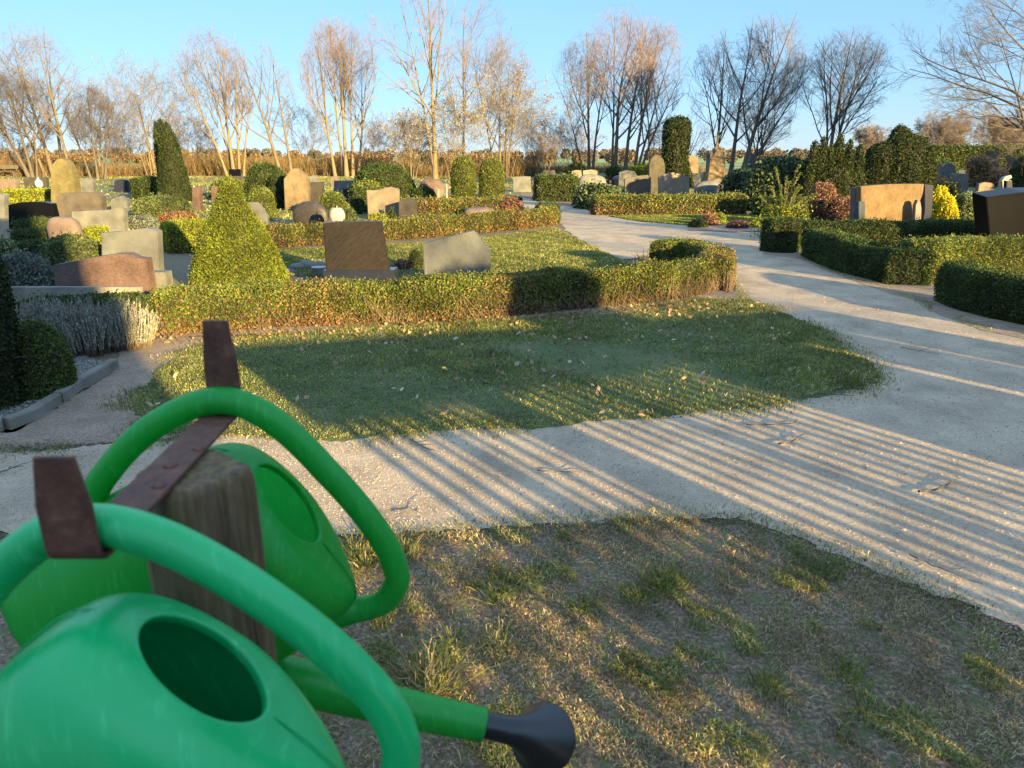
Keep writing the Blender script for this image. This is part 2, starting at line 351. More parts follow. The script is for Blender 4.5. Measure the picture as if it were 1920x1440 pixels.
# stones
M['st_pink'] = stonemat('pink_granite', (.38, .28, .24), (.23, .18, .165), .8, 220)
M['st_red'] = stonemat('reddish_granite', (.30, .195, .165), (.15, .10, .10), .8, 160, streak=(.25, (1, 1, 3), (0, .7, 0), 26))
M['st_grey'] = stonemat('grey_granite', (.34, .35, .345), (.15, .155, .16), .8, 240, moss=.15)
M['st_light'] = stonemat('light_grey_granite', (.37, .365, .34), (.19, .19, .18), .7, 240, moss=.1)
M['st_brown'] = stonemat('brown_granite', (.24, .205, .17), (.12, .105, .09), .7, 220)
M['st_sand'] = stonemat('sandstone', (.42, .32, .20), (.33, .25, .16), .6, 60, .85, streak=(.12, (5, 5, .6), (0, 0, 0), 3), bumpy=.3)
M['st_cream'] = stonemat('cream_stone', (.46, .375, .28), (.36, .295, .22), .6, 60, .8)
M['st_moss'] = stonemat('mossy_stone', (.33, .27, .14), (.20, .18, .08), .8, 80, .9, moss=.5, bumpy=.4)
M['st_black'] = stonemat('polished_black_granite', (.006, .006, .007), (.003, .003, .004), .5, 200, .24, bumpy=0, large=.05)
M['st_navy'] = stonemat('dark_blue_granite', (.03, .035, .06), (.015, .018, .03), .5, 200, .2, bumpy=0, large=.05)
M['st_dark'] = stonemat('dark_grey_granite', (.085, .075, .065), (.045, .04, .038), .6, 200, .5)
M['st_wave'] = stonemat('dark_banded_gneiss', (.042, .034, .030), (.022, .018, .016), .7, 200, .45, streak=(.32, (1.5, 1, 12), (0, R(-42), 0), 8), large=.15)
M['st_wave2'] = stonemat('dark_banded_stone', (.06, .053, .052), (.03, .028, .028), .6, 200, .45, streak=(.4, (1.5, 1, 12), (0, R(-52), 0), 8), large=.15)
M['st_slab'] = stonemat('rough_sandstone_slab', (.40, .27, .145), (.28, .185, .10), .7, 60, .85, streak=(.14, (7, 2, 1.1), (0, R(8), 0), 6.0), bumpy=.5)
M['st_dgrey'] = stonemat('weathered_dark_stone', (.12, .105, .08), (.05, .045, .04), .8, 50, .9, moss=.25)
M['st_blue'] = stonemat('blue_grey_polished_granite', (.10, .12, .15), (.06, .07, .09), .6, 200, .18, bumpy=0)
M['st_white'] = stonemat('white_marble', (.68, .66, .60), (.55, .52, .46), .4, 60, .5)
M['concrete'] = stonemat('kerb_concrete', (.22, .20, .17), (.14, .125, .11), .7, 120, .9, moss=.2, bumpy=.4)
M['wood'] = plain('pale_stake_wood', (.42, .33, .20), .8, var=.2, scale=30)
M['yel_flower'] = plain('yellow_petals', (.8, .55, .02), .6)
M['or_flower'] = plain('orange_petals', (.75, .2, .02), .6)
M['teal'] = plain('teal_glaze', (.20, .42, .36), .4)
# plastic
def plastic(name, c, c2, trans):
    m, n, l, b = newmat(name); v = objco(n, l); t = noise(n, l, 7, 6, v, .6)
    r = ramp(n, [(0.3, c), (0.75, c2)]); l.new(t.outputs[0], r.inputs[0])
    sv = objco(n, l, (1, 1, 6), (0, .5, 0)); ts = noise(n, l, 26, 8, sv, .75); rs = ramp(n, [(0.54, (0, 0, 0)), (0.70, (.6, .6, .6))]); l.new(ts.outputs[0], rs.inputs[0])
    c_ = mixc(n, l, rs.outputs[0], r.outputs[0], tuple(min(1, x * 1.25 + .06) for x in c2))
    l.new(c_, b.inputs['Base Color']); rr = ramp(n, [(0.3, (.24,) * 3), (.7, (.40,) * 3)]); l.new(ts.outputs[0], rr.inputs[0]); l.new(rr.outputs[0], b.inputs['Roughness'])
    b.inputs['Specular IOR Level'].default_value = .5
    tr = n.new('ShaderNodeBsdfTranslucent'); l.new(c_, tr.inputs[0]); mx = n.new('ShaderNodeMixShader'); mx.inputs[0].default_value = trans
    l.new(b.outputs[0], mx.inputs[1]); l.new(tr.outputs[0], mx.inputs[2]); l.new(mx.outputs[0], n['Material Output'].inputs[0])
    tb = noise(n, l, 30, 6, v, .6); bump(n, l, b, tb.outputs[0], .06, .004); return m
M['can_teal'] = plastic('teal_green_plastic', (.001, .33, .09), (.003, .42, .12), .07)
M['can_green'] = plastic('green_plastic', (.012, .38, .045), (.03, .47, .075), .5)
M['black_plastic'] = plain('black_plastic', (.010, .010, .011), .33, var=.15, scale=40, bumpy=.05)
def rust():
    m, n, l, b = newmat('rusty_steel'); v = objco(n, l); t = noise(n, l, 38, 8, v, .7); t2 = noise(n, l, 220, 5, v, .7)
    r = ramp(n, [(0.3, (.055, .022, .016)), (0.55, (.13, .05, .03)), (0.75, (.22, .12, .07))]); l.new(t.outputs[0], r.inputs[0])
    r2 = ramp(n, [(0.3, (.7, .7, .7)), (.7, (1.2, 1.2, 1.2))]); l.new(t2.outputs[0], r2.inputs[0])
    l.new(mixc(n, l, 1, r.outputs[0], r2.outputs[0], 'MULTIPLY'), b.inputs['Base Color']); b.inputs['Roughness'].default_value = .75; b.inputs['Metallic'].default_value = .25
    bump(n, l, b, t.outputs[0], .5, .002); return m
M['rust'] = rust()
def postwood():
    m, n, l, b = newmat('weathered_post_wood'); v = objco(n, l, (1, 1, .07)); t = noise(n, l, 90, 8, v, .7); v2 = objco(n, l, (1, 1, .12)); t2 = noise(n, l, 16, 5, v2, .6)
    r = ramp(n, [(0.3, (.035, .019, .009)), (0.5, (.115, .068, .036)), (0.72, (.21, .14, .082))]); l.new(t.outputs[0], r.inputs[0])
    g = ramp(n, [(0.4, (1, 1, 1)), (.65, (.95, 1.1, .55))]); l.new(t2.outputs[0], g.inputs[0])
    l.new(mixc(n, l, 1, r.outputs[0], g.outputs[0], 'MULTIPLY'), b.inputs['Base Color']); b.inputs['Roughness'].default_value = .85
    bump(n, l, b, t.outputs[0], .8, .004); return m
M['post'] = postwood()
M['brick'] = plain('brick_wall', (.25, .10, .06), .85, var=.3, scale=12)
M['roof'] = plain('roof_tiles', (.10, .05, .04), .7, var=.3, scale=14)
M['fence'] = plain('fence_boards', (.16, .11, .07), .8, var=.25, scale=14)

# ================================================================= GROUND
def grid_ground():
    xs = np.concatenate([[-4000, -1500, -500, -150], np.linspace(-60, 60, 61), [150, 500, 1500, 4000]]); ys = np.concatenate([[-4000, -800, -150], np.linspace(-30, 90, 61), [150, 300, 600, 1500, 4000]])
    X, Y = np.meshgrid(xs, ys, indexing='ij'); V = np.stack([X, Y, np.zeros_like(X)], -1).reshape(-1, 3)
    i = np.arange(len(V)).reshape(X.shape); Q = np.stack([i[:-1, :-1], i[1:, :-1], i[1:, 1:], i[:-1, 1:]], -1).reshape(-1, 4)
    return V, Q
V, Q = grid_ground()
tag(link('ground', npmesh('ground', V, Q, mats=[M['ground']])), kind='structure')
path_px = [(-60, 850), (250, 838), (450, 812), (620, 818), (700, 800), (900, 790), (1100, 778), (1250, 768), (1400, 755), (1560, 738), (1628, 712), (1600, 686), (1560, 660), (1500, 625), (1440, 588), (1395, 560), (1372, 535),
           (1360, 505), (1290, 478), (1215, 480), (1160, 490), (1105, 460), (1060, 432), (1045, 412), (1000, 396), (975, 386), (940, 378), (960, 368), (1010, 376), (1090, 392), (1150, 404), (1300, 425), (1350, 428), (1428, 436), (1432, 468),
           (1495, 478), (1560, 508), (1640, 535), (1720, 560), (1760, 585), (1830, 612), (2000, 640), (2300, 720), (2700, 1000), (2600, 1300), (2150, 1270), (1920, 1195), (1800, 1130), (1600, 1050), (1400, 972), (1200, 968), (1000, 985), (800, 1000), (650, 1012), (400, 1015), (200, 1010), (-60, 1005), (-500, 1000), (-500, 870)]
path_g = gpoly(path_px)
sheet('gravel_path', ragged(path_g, .03, .042, 3), .006, M['gravel'])
def dirt_mat():
    m, n, l, b = newmat('trodden_sandy_soil'); v = objco(n, l); f = noise(n, l, 60, 6, v, .7); t = noise(n, l, 5, 5, v, .6)
    r = ramp(n, [(0.28, (.10, .070, .048)), (0.5, (.24, .175, .12)), (0.75, (.38, .29, .20))]); l.new(f.outputs[0], r.inputs[0])
    rb = ramp(n, [(0.3, (.7, .7, .7)), (0.7, (1.1, 1.1, 1.1))]); l.new(t.outputs[0], rb.inputs[0]); l.new(mixc(n, l, 1, r.outputs[0], rb.outputs[0], 'MULTIPLY'), b.inputs['Base Color']); b.inputs['Roughness'].default_value = .95
    bump(n, l, b, f.outputs[0], .8, .012); return m
M['dirt'] = dirt_mat()
dirt_px = [(-300, 860), (0, 850), (120, 838), (260, 832), (420, 822), (300, 790), (330, 700), (400, 650), (470, 630), (300, 634), (228, 655), (214, 700), (110, 768), (20, 812), (-300, 835)]
sheet('trodden_soil', ragged(gpoly(dirt_px), .04, .03, 12), .003, M['dirt'])
sheet('trodden_soil', ragged(gpoly([(1430, 478), (1500, 486), (1570, 516), (1650, 545), (1740, 570), (1760, 592), (1840, 622), (2000, 652), (2000, 625), (1840, 595), (1770, 560), (1745, 525), (1640, 520), (1560, 498), (1500, 470), (1430, 462)]), .05, .03, 14), .009, M['dirt'])
sheet('trodden_soil', ragged(gpoly([(950, 608), (1150, 590), (1340, 570), (1395, 575), (1375, 545), (1340, 545), (1150, 570), (940, 588), (600, 605), (300, 622), (300, 636), (600, 622)]), .05, .03, 15), .0095, M['dirt'])
lawn_px = [(300, 815), (240, 770), (300, 700), (360, 650), (450, 636), (600, 618), (800, 606), (950, 600), (1150, 582), (1330, 562), (1400, 565), (1480, 592), (1540, 625), (1600, 660), (1645, 705), (1600, 735), (1500, 752), (1400, 765), (1250, 782), (1100, 795), (900, 806), (760, 815), (640, 828), (500, 825)]
lawn_g = gpoly(lawn_px)
sheet('lawn', ragged(lawn_g, .04, .055, 5), .008, M['turf'])
lawn2_px = [(500, 515), (520, 468), (700, 462), (850, 452), (960, 440), (1040, 428), (1100, 458), (1150, 482), (1190, 500), (1150, 512), (900, 524), (700, 532)]
lawn2_g = gpoly(lawn2_px); sheet('lawn', ragged(lawn2_g, .15, .05, 6), .008, M['turf'])
lawn3_px = [(1140, 406), (1250, 404), (1420, 404), (1500, 405), (1500, 428), (1420, 424), (1300, 424), (1200, 416)]
lawn3_g = gpoly(lawn3_px); sheet('lawn', ragged(lawn3_g, .2, .06, 7), .008, M['turf'])
far_px = [(-700, 352), (2500, 352)]
a, b_ = G(-700, 372), G(2600, 372)
sheet('meadow', np.array([[-75, 19], [-14, 19], [-5, 19], [-1, 22], [-.2, 24.5], [.4, 26.5], [.4, 50], [75, 50], [110, 95], [-110, 95]]), .006, M['meadow'])
sheet('cemetery_ground', np.array([[1.6, 29], [6, 24], [14, 16], [60, 16], [80, 49.9], [1.6, 49.9]]), .006, M['meadow'])
sheet('field', np.array([[-900, 95.2], [900, 95.2], [2500, 1500], [-2500, 1500]]), .02, M['field'])

# ---------------------------------------------------------------- grass
def blades(P, h, w, rg, lean=.5, z0=.0):
    n = len(P); hh = h * rg.uniform(.45, 1.3, n); a = rg.uniform(0, 6.283, n); ln = lean * rg.uniform(.2, 1.2, n) * hh
    b = rg.uniform(0, 6.283, n); base = np.c_[P, np.full(n, z0)]
    sdv = np.c_[np.cos(a), np.sin(a), np.zeros(n)] * (w * rg.uniform(.6, 1.3, n))[:, None] * .5
    off = np.c_[np.cos(b) * ln, np.sin(b) * ln, np.zeros(n)]
    mid = base + off * .35 + np.c_[np.zeros((n, 2)), hh * .6]; tip = base + off + np.c_[np.zeros((n, 2)), hh * np.clip(1 - lean * .3, .4, 1)]
    V = np.stack([base - sdv, base + sdv, mid + sdv * .8, mid - sdv * .8, tip], 1).reshape(-1, 3); i = np.arange(n)[:, None] * 5
    return V, i + np.array([[0, 1, 2, 3]]), i + np.array([[3, 2, 4]])
def fillpoly(poly, n, rg, thin=None):
    lo, hi = poly.min(0), poly.max(0); out = []; c = 0
    while c < n:
        P = rg.uniform(lo, hi, (n * 2, 2)); P = P[inpoly(P, poly)]
        if thin is not None: P = P[rg.random(len(P)) < thin(P)]
        out.append(P); c += len(P)
    return np.concatenate(out)[:n]
def grass(name, P, h, w, mats, label, lean=.6, seed=3, mfrac=(1,), z0=.004, hs=None):
    rg = np.random.default_rng(seed); V, Qd, T = blades(P, h if hs is None else h * hs, w, rg, lean, z0)
    ch = rg.choice(len(mfrac), len(P), p=np.array(mfrac) / sum(mfrac)); mi = np.concatenate([ch, ch])
    o = link(name, npmesh(name, V, Qd, T, mats=mats, midx=mi)); return tag(o, label, 'grass', kind='stuff')
def lp(P, s, seed): return lump(np.c_[P, np.zeros(len(P))], s, seed)
rg = np.random.default_rng(11)
def edge_thin(poly, s, seed, lo=-.1, hi=.6): return lambda P: np.clip((lp(P, s, seed) - lo) / (hi - lo), .12, 1)
P = fillpoly(ragged(lawn_g, .12, .06, 8), 95000, rg, edge_thin(lawn_g, 3.2, 21, -.9, .1)); hs = np.clip(.75 + .4 * lp(P, 2.5, 4), .4, 1.4)
grass('grass', P, .042, .006, [M['grass'], M['grass_light'], M['straw']], 'short green grass of the curved lawn between hedge and gravel path', 1.0, 5, (6, 2, 1.3), hs=hs)
P = fillpoly(lawn2_g, 60000, rg); grass('grass', P, .04, .012, [M['grass_light'], M['grass'], M['straw']], 'sunlit yellow green grass of the lawn behind the front hedge', .7, 6, (6, 1, 1))
P = fillpoly(lawn3_g, 26000, rg); grass('grass', P, .05, .022, [M['grass_light'], M['grass']], 'bright strip of grass along the hedge beyond the path', .7, 7, (5, 1))
worn_px = [(640, 1012), (800, 1003), (1000, 990), (1200, 972), (1400, 978), (1600, 1056), (1800, 1135), (1925, 1200), (2500, 1350), (2300, 1700), (1000, 1700), (300, 1500), (300, 1200), (560, 1060)]
worn_g = gpoly(worn_px)
P = fillpoly(worn_g, 90000, rg, lambda P: np.clip(.38 + .55 * lp(P, 11, 31) + .55 * lp(P, 34, 32), .04, 1))
grass('grass', P, .0155, .0022, [M['straw'], M['grass'], M['dry']], 'worn thin grass and straw in front of the gravel path', 1.9, 8, (7, 1.6, 2))
P = fillpoly(worn_g, 26000, rg, lambda P: np.clip((lp(P, 16, 33) + .7 * lp(P, 38, 34) - .45) * 3, 0, 1) + .015)
grass('grass', P, .026, .0026, [M['grass'], M['grass_light'], M['straw']], 'scattered patches of low green grass on the worn ground', 1.3, 9, (3, 3, 2))
# far left / meadow ground cover
mp = np.array([[-45, 17], [-12, 13], [-3, 15], [-1, 22], [0, 30], [1, 60], [-60, 60]])
P = fillpoly(mp, 60000, rg, edge_thin(mp, .5, 41)); P = P; grass('grass', P, .07, .05, [M['grass'], M['grass_light'], M['straw']], 'rough grass between the far graves and the bare trees', .8, 10, (5, 2, 2))
mp = np.array([[3, 28], [40, 20], [70, 60], [3, 60]])
P = fillpoly(mp, 30000, rg, edge_thin(mp, .5, 43)); grass('grass', P, .08, .06, [M['grass'], M['straw']], 'rough grass between the far graves right of the path', .8, 12, (5, 3))
# soil strip edges with tufts along the path
edge = []
for i in range(len(path_g)):
    a_, c_ = path_g[i], path_g[(i + 1) % len(path_g)]; L_ = np.linalg.norm(c_ - a_)
    if a_[1] < 14 and c_[1] < 14 and abs(a_[0]) < 8 and L_ < 4:
        k = int(L_ * 1300); t_ = rg.random((k, 1)); edge.append(a_ + (c_ - a_) * t_ + rg.normal(0, .055, (k, 2)))
P = np.concatenate(edge); P = P[lp(P, 6, 51) > -.25]
grass('grass', P, .022, .0035, [M['grass'], M['grass_light'], M['straw']], 'loose blades of grass creeping over the edge of the gravel path', 1.3, 13, (3, 2, 3))
edge = []
for i in range(len(lawn_g)):
    a_, c_ = lawn_g[i], lawn_g[(i + 1) % len(lawn_g)]; L_ = np.linalg.norm(c_ - a_); k = int(L_ * 2600); edge.append(a_ + (c_ - a_) * rg.random((k, 1)) + rg.normal(0, .085, (k, 2)))
P = np.concatenate(edge); P = P[rg.random(len(P)) < np.clip(.35 + lp(P, 7, 55), .03, 1)]
grass('grass', P, .03, .005, [M['grass'], M['grass_light'], M['straw']], 'thinning fringe of grass round the edge of the curved lawn', 1.2, 15, (4, 2, 3))
# named tufts
def tuft(px, py, n, h, spread, label, mats, seed):
    c = G(px, py); rg = np.random.default_rng(seed); P = rg.normal(0, spread, (n, 2)); V, Qd, T = blades(P, h, .0035, rg, .9, .004)
    d = np.repeat(P / spread, 5, 0); z = V[:, 2:3]; V[:, :2] += d * z * .45
    ch = rg.integers(0, len(mats), n); o = link('grass_tuft', npmesh('grass_tuft', V, Qd, T, mats=mats, midx=np.concatenate([ch, ch])), loc=(c[0], c[1], 0))
    return tag(o, label, 'grass tuft', 'grass tufts on the worn ground')
tg = [M['grass'], M['grass_light']]; ty = [M['grass_light'], M['straw'], M['grass_light']]
tuft(800, 1290, 420, .10, .045, 'large spiky grass tuft just above the green spout', [M['grass_light'], M['grass'], M['straw']], 1)
tuft(940, 1118, 260, .045, .03, 'dark green grass tuft in front of the near path edge', [M['grass']], 2)
tuft(1250, 1100, 380, .06, .035, 'tallest dark green tuft in the middle of the worn ground', [M['grass']], 3)
tuft(1190, 1120, 200, .04, .03, 'small bright tuft touching the tallest dark green tuft', tg, 4)
tuft(680, 1050, 380, .07, .045, 'yellow grass tuft seen inside the far can handle loop', ty, 5)
tuft(755, 1040, 200, .06, .025, 'yellow grass tuft just right of the far can handle', ty, 6)
tuft(1100, 1140, 220, .03, .035, 'flat dull green tuft between the two dark tufts', [M['grass']], 7)
tuft(930, 1215, 160, .045, .025, 'yellow leafy sprig alone above the black sprinkler rose', ty, 8)
tuft(1440, 1290, 160, .045, .022, 'sunlit tuft at the start of the long light streaks', tg, 9)
tuft(850, 1210, 140, .035, .03, 'low yellow tuft between spiky tuft and leafy sprig', ty, 10)
tuft(1590, 1270, 160, .045, .03, 'green tuft on the right half of the worn ground', tg, 14)

# ---------------------------------------------------------------- pebbles, fallen leaves, flecks
def octas(P, r, rg, z0, flat=.6):
    n = len(P); r = r * rg.uniform(.4, 1.6, n); o = np.array([[1, 0, 0], [0, 1, 0], [-1, 0, 0], [0, -1, 0], [0, 0, 1.]])
    V = np.c_[P, np.full(n, z0)][:, None, :] + (o[None] * rg.uniform(.7, 1.3, (n, 5, 1))) * r[:, None, None] * np.array([1, 1, flat]); i = np.arange(n)[:, None, None] * 5
    T = (i + np.array([[[0, 1, 4], [1, 2, 4], [2, 3, 4], [3, 0, 4]]])).reshape(-1, 3); return V.reshape(-1, 3), T
def pebmat(name, cols):
    return leafmat(name, cols, 0.0, .85, .1)
M['peb'] = pebmat('gravel_stones', [(.14, .11, .085), (.32, .25, .18), (.42, .34, .25), (.22, .17, .13)])
near = path_g.copy(); P = fillpoly(near, 60000, rg, lambda P: np.clip(1.6 - P[:, 1] / 6, 0.02, 1) * (np.abs(P[:, 0]) < 6)); V, T = octas(P, .0034, rg, .006)
Pd = []
for i in range(len(path_g)):
    a_, c_ = path_g[i], path_g[(i + 1) % len(path_g)]; L_ = np.linalg.norm(c_ - a_)
    if a_[1] < 12 and c_[1] < 12 and abs(a_[0]) < 8 and L_ < 4: k = int(L_ * 2200); Pd.append(a_ + (c_ - a_) * rg.random((k, 1)) + rg.normal(0, .06, (k, 2)))
Pd = np.concatenate(Pd); Vd, Td = octas(Pd, .0042, rg, .004, .5)
tag(link('soil_crumbs', npmesh('soil_crumbs', Vd, None, Td, mats=[leafmat('soil_crumb_earth', [(.04, .03, .022), (.10, .075, .055), (.20, .15, .11)], 0, .9, .2)])), 'loose earth crumbs along the uneven edges of the path', 'soil', kind='stuff')
Pd = fillpoly(near, 900, rg, lambda P: (np.abs(P[:, 0]) < 6) * (P[:, 1] < 9)); Vd, Qd = leaves(np.c_[Pd, np.full(len(Pd), .012)], np.tile([0, 0, 1.], (len(Pd), 1)), .016, .005, rg, .05, 0, .003, .003)
tag(link('path_litter', npmesh('path_litter', Vd, Qd, mats=[M['redbrown']])), 'small dark bits of bark and leaf scattered on the path', 'debris', kind='stuff')
P = fillpoly(near, 1500, rg, lambda P: (np.abs(P[:, 0]) < 6) * (P[:, 1] < 9)); V2_, T2_ = octas(P, .0075, rg, .006); T = np.concatenate([T, T2_ + len(V)]); V = np.concatenate([V, V2_])
tag(link('gravel', npmesh('gravel', V, None, T, mats=[M['peb']])), 'fine loose grit on the gravel path', 'gravel', kind='stuff')
P = fillpoly(lawn_g, 430, rg, lambda P: np.clip(.35 + .6 * lp(P, 2.6, 61) + (P[:, 1] > 5.9) * .6, .03, 1)); N_ = np.tile([0, 0, 1.], (len(P), 1)); V, Qd = leaves(np.c_[P, np.full(len(P), .035)], N_, .05, .03, rg, .15, 0, .01, .02)
tag(link('fallen_leaves', npmesh('fallen_leaves', V, Qd, mats=[M['oakleaf']])), 'dry brown leaves scattered over the front lawn', 'leaves', kind='stuff')
hb = gpoly([(200, 640), (300, 622), (600, 612), (950, 596), (1160, 578), (1350, 560), (1350, 578), (1100, 600), (900, 612), (600, 630), (300, 650), (210, 665)])
P = fillpoly(hb, 650, rg); N_ = np.tile([0, 0, 1.], (len(P), 1)); V, Qd = leaves(np.c_[P, np.full(len(P), .02)], N_, .034, .022, rg, .3, 0, .01, .01)
tag(link('leaf_litter', npmesh('leaf_litter', V, Qd, mats=[M['beech']])), 'brown leaf litter along the foot of the front hedge', 'leaves', kind='stuff')
P = fillpoly(worn_g, 420, rg); N_ = np.tile([0, 0, 1.], (len(P), 1)); V, Qd = leaves(np.c_[P, np.full(len(P), .014)], N_, .018, .007, rg, .1, 0, .004, .004)
tag(link('bark_flecks', npmesh('bark_flecks', V, Qd, mats=[M['oakleaf']])), 'small dry flecks and bits of bark on the worn ground', 'debris', kind='stuff')
def twig(px, label, r=.0035):
    pts = smoothline([np.append(G(*p), .018) for p in px], 5); rg = np.random.default_rng(int(px[0][0])); pts[:, :2] += rg.normal(0, .004, (len(pts), 2)); pts[:, 2] += rg.uniform(0, .006, len(pts))
    V, Q = tubes(pts[None], np.linspace(r, r * .45, len(pts))[None], 5)
    m = len(pts) // 2; side = np.stack([pts[m], pts[m] + (pts[m + 1] - pts[m]) * 1.5 + np.array([.03, .02, .01]), pts[m] + (pts[m + 1] - pts[m]) * 2 + np.array([.07, .05, .012])]); V2, Q2 = tubes(side[None], np.array([[r * .5, r * .4, r * .25]]), 4)
    V, Q = cat([(V, Q), (V2, Q2)]); tag(link('fallen_twig', npmesh('fallen_twig', V, Q, mats=[M['bark_dark']])), label, 'twig', 'fallen twigs')
twig([(1400, 802), (1450, 801), (1500, 798)], 'straight dark twig on the path just below the lawn tip', .005)
twig([(1460, 838), (1490, 830), (1505, 818)], 'short kinked twig among the light stripes below the straight one', .005)
twig([(1720, 928), (1750, 925), (1775, 915), (1790, 908)], 'pale curved twig lying on the striped path at right', .006)
twig([(1010, 888), (1060, 890), (1110, 892)], 'long straight twig on the near path left of centre')
twig([(700, 828), (720, 820), (738, 812)], 'dark twig at the lower edge of the lawn above the far can', .004)
twig([(770, 830), (790, 842), (812, 850)], 'brown twig lying across the first light stripes', .005)
twig([(1560, 735), (1600, 728), (1650, 718)], 'thin arched twig at the right tip of the lawn')
twig([(1530, 742), (1570, 745), (1600, 747)], 'thin flat twig just under the right tip of the lawn')
twig([(1690, 655), (1720, 662), (1760, 668)], 'dark twig on the path in front of the nearest right hedge')
twig([(0, 893), (25, 885), (45, 880)], 'dark twig on the path at the left edge', .004)
twig([(870, 1270), (900, 1262), (960, 1255)], 'pale bent stalk right of the spiky tuft', .002)
twig([(750, 970), (775, 966), (800, 968)], 'dark twig where the path meets the worn ground', .003)
twig([(1700, 1045), (1760, 1075), (1840, 1105)], 'long root-like twig at the right edge of the worn ground', .003)
twig([(1390, 1300), (1400, 1350), (1420, 1400)], 'thin bent stem near the bottom of the worn ground', .002)
c = G(833, 703); e = empty('dandelion', (c[0], c[1], 0)); tag(e, 'single small yellow dandelion flower in the front lawn', 'flower')
bm = bmesh.new(); bmesh.ops.create_uvsphere(bm, u_segments=12, v_segments=6, radius=.017); bmesh.ops.scale(bm, vec=(1, 1, .5), verts=bm.verts); bm_obj('flower_head', bm, M['yel_flower'], e, (0, 0, .055))
V, Q = tubes(np.array([[[0, 0, 0], [.002, 0, .03], [0, 0, .055]]], float), np.array([[.002, .002, .002]]), 5); link('stem', npmesh('stem', V, Q, mats=[M['grass']]), e)

# ================================================================= FOREGROUND: post, hooks, cans
ZS = H - .290            # top of the steel strap
e = empty('wooden_post', (-.318, .647, 0), (0, 0, R(50))); tag(e, 'weathered square wooden post carrying the rusty can hooks', 'post')
hw = .047; zt = ZS - .006; aa = np.arange(64) / 64 * 2 * np.pi; sqx = np.sign(np.cos(aa)) * np.abs(np.cos(aa)) ** (2 / 5.5); sqy = np.sign(np.sin(aa)) * np.abs(np.sin(aa)) ** (2 / 5.5)
rr_ = [(-.1, 1), (.3, 1), (.6, .995), (.9, 1.0), (zt - .05, 1.0), (zt - .02, .995), (zt - .010, .975), (zt - .004, .93), (zt - .001, .86), (zt, .72), (zt - .0006, .4), (zt - .001, .02)]
V = np.concatenate([np.stack([sqx * hw * s_, sqy * hw * s_, np.full(64, z_)], -1) for z_, s_ in rr_]); V[:, :2] += (V[:, :2] / hw) * (lump(V * np.array([1, 1, .15]), 60, 5) * .0012)[:, None]
ix = np.arange(len(rr_) * 64).reshape(-1, 64); nx = np.roll(ix, -1, 1); Q = np.stack([ix[:-1], nx[:-1], nx[1:], ix[1:]], -1).reshape(-1, 4); link('post_body', npmesh('post_body', V, Q, mats=[M['post']], smooth=True), e)
bm = bmesh.new()      # drying cracks: thin dark wedges let into the near face
for (x, z0, z1, w) in ((.004, -.42, -.03, .0020), (.018, -.5, -.12, .0014), (-.022, -.35, -.06, .0012)):
    zz = [zt + z0, zt + (z0 + z1) * .5, zt + z1]; xs = [x - .004, x + .003, x]
    for k in range(2): 
        vs = [bm.verts.new(p) for p in ((xs[k] - w * (k == 1), -hw - .0006, zz[k]), (xs[k] + w * (k == 1), -hw - .0006, zz[k]), (xs[k + 1] + w * (k == 0) + .0004, -hw - .0006, zz[k + 1]), (xs[k + 1] - w * (k == 0) - .0004, -hw - .0006, zz[k + 1]))]
        try: bm.faces.new(vs)
        except Exception: pass
bm_obj('drying_crack', bm, plain('crack_shadow_wood', (.02, .014, .009), .95), e)
# strap with two upturned hooks
e = empty('can_hook', (-.33, .64, ZS)); tag(e, 'rusty flat steel strap on the post, both ends bent up as hooks', 'hook')
yn, yf = .473 - .64, .808 - .64
prof = smoothline([(yn - .001, .080), (yn, .02)], 1).tolist()
def arc(cx, cz, r, a0, a1, n=6): return [(cx + r * math.cos(a0 + (a1 - a0) * i / n), cz + r * math.sin(a0 + (a1 - a0) * i / n)) for i in range(n + 1)]
line = [(yn, .084), (yn, .045)] + arc(yn + .008, .008, .008, math.pi, 1.5 * math.pi) + [(-.05, 0), (.06, 0)] + arc(yf - .008, .008, .008, 1.5 * math.pi, 2 * math.pi) + [(yf, .05), (yf, .108)]
bm = bmesh.new(); th = .0045; rows = []
P_ = np.array(line); T_ = norm(np.gradient(P_, axis=0)); Nn_ = np.stack([T_[:, 1], -T_[:, 0]], 1)
for i, (p, nn) in enumerate(zip(P_, Nn_)):
    # near hook sits a little left of the strap line, far hook a little right
    xo = np.interp(p[0], [yn, yf], [.0, -.016]); wv = .0205; ch = .006 if i in (0, len(P_) - 1) else 0
    rows.append([bm.verts.new((xo - wv + ch, p[0], p[1])), bm.verts.new((xo + wv - ch, p[0], p[1])), bm.verts.new((xo + wv - ch, p[0] + nn[0] * th, p[1] + nn[1] * th)), bm.verts.new((xo - wv + ch, p[0] + nn[0] * th, p[1] + nn[1] * th))])
    if ch:
        pass
for a_, b_ in zip(rows[:-1], rows[1:]):
    for k in range(4): bm.faces.new((a_[k], a_[(k + 1) % 4], b_[(k + 1) % 4], b_[k]))
bm.faces.new(rows[0]); bm.faces.new(rows[-1][::-1])
bmesh.ops.recalc_face_normals(bm, faces=bm.faces)
o = bm_obj('strap', bm, M['rust'], e); mod = o.modifiers.new('bevel', 'BEVEL'); mod.width = .0012; mod.segments = 2; mod.limit_method = 'ANGLE'
for (x, y, r) in ((.004, -.045, .006), (-.006, .0, .0065), (.004, .042, .006)):
    bm = bmesh.new(); bmesh.ops.create_uvsphere(bm, u_segments=16, v_segments=8, radius=r); bmesh.ops.scale(bm, vec=(1.1, 1, .45), verts=bm.verts); bm_obj('rivet', bm, M['rust'], e, (x, y, .0005), smooth=True)

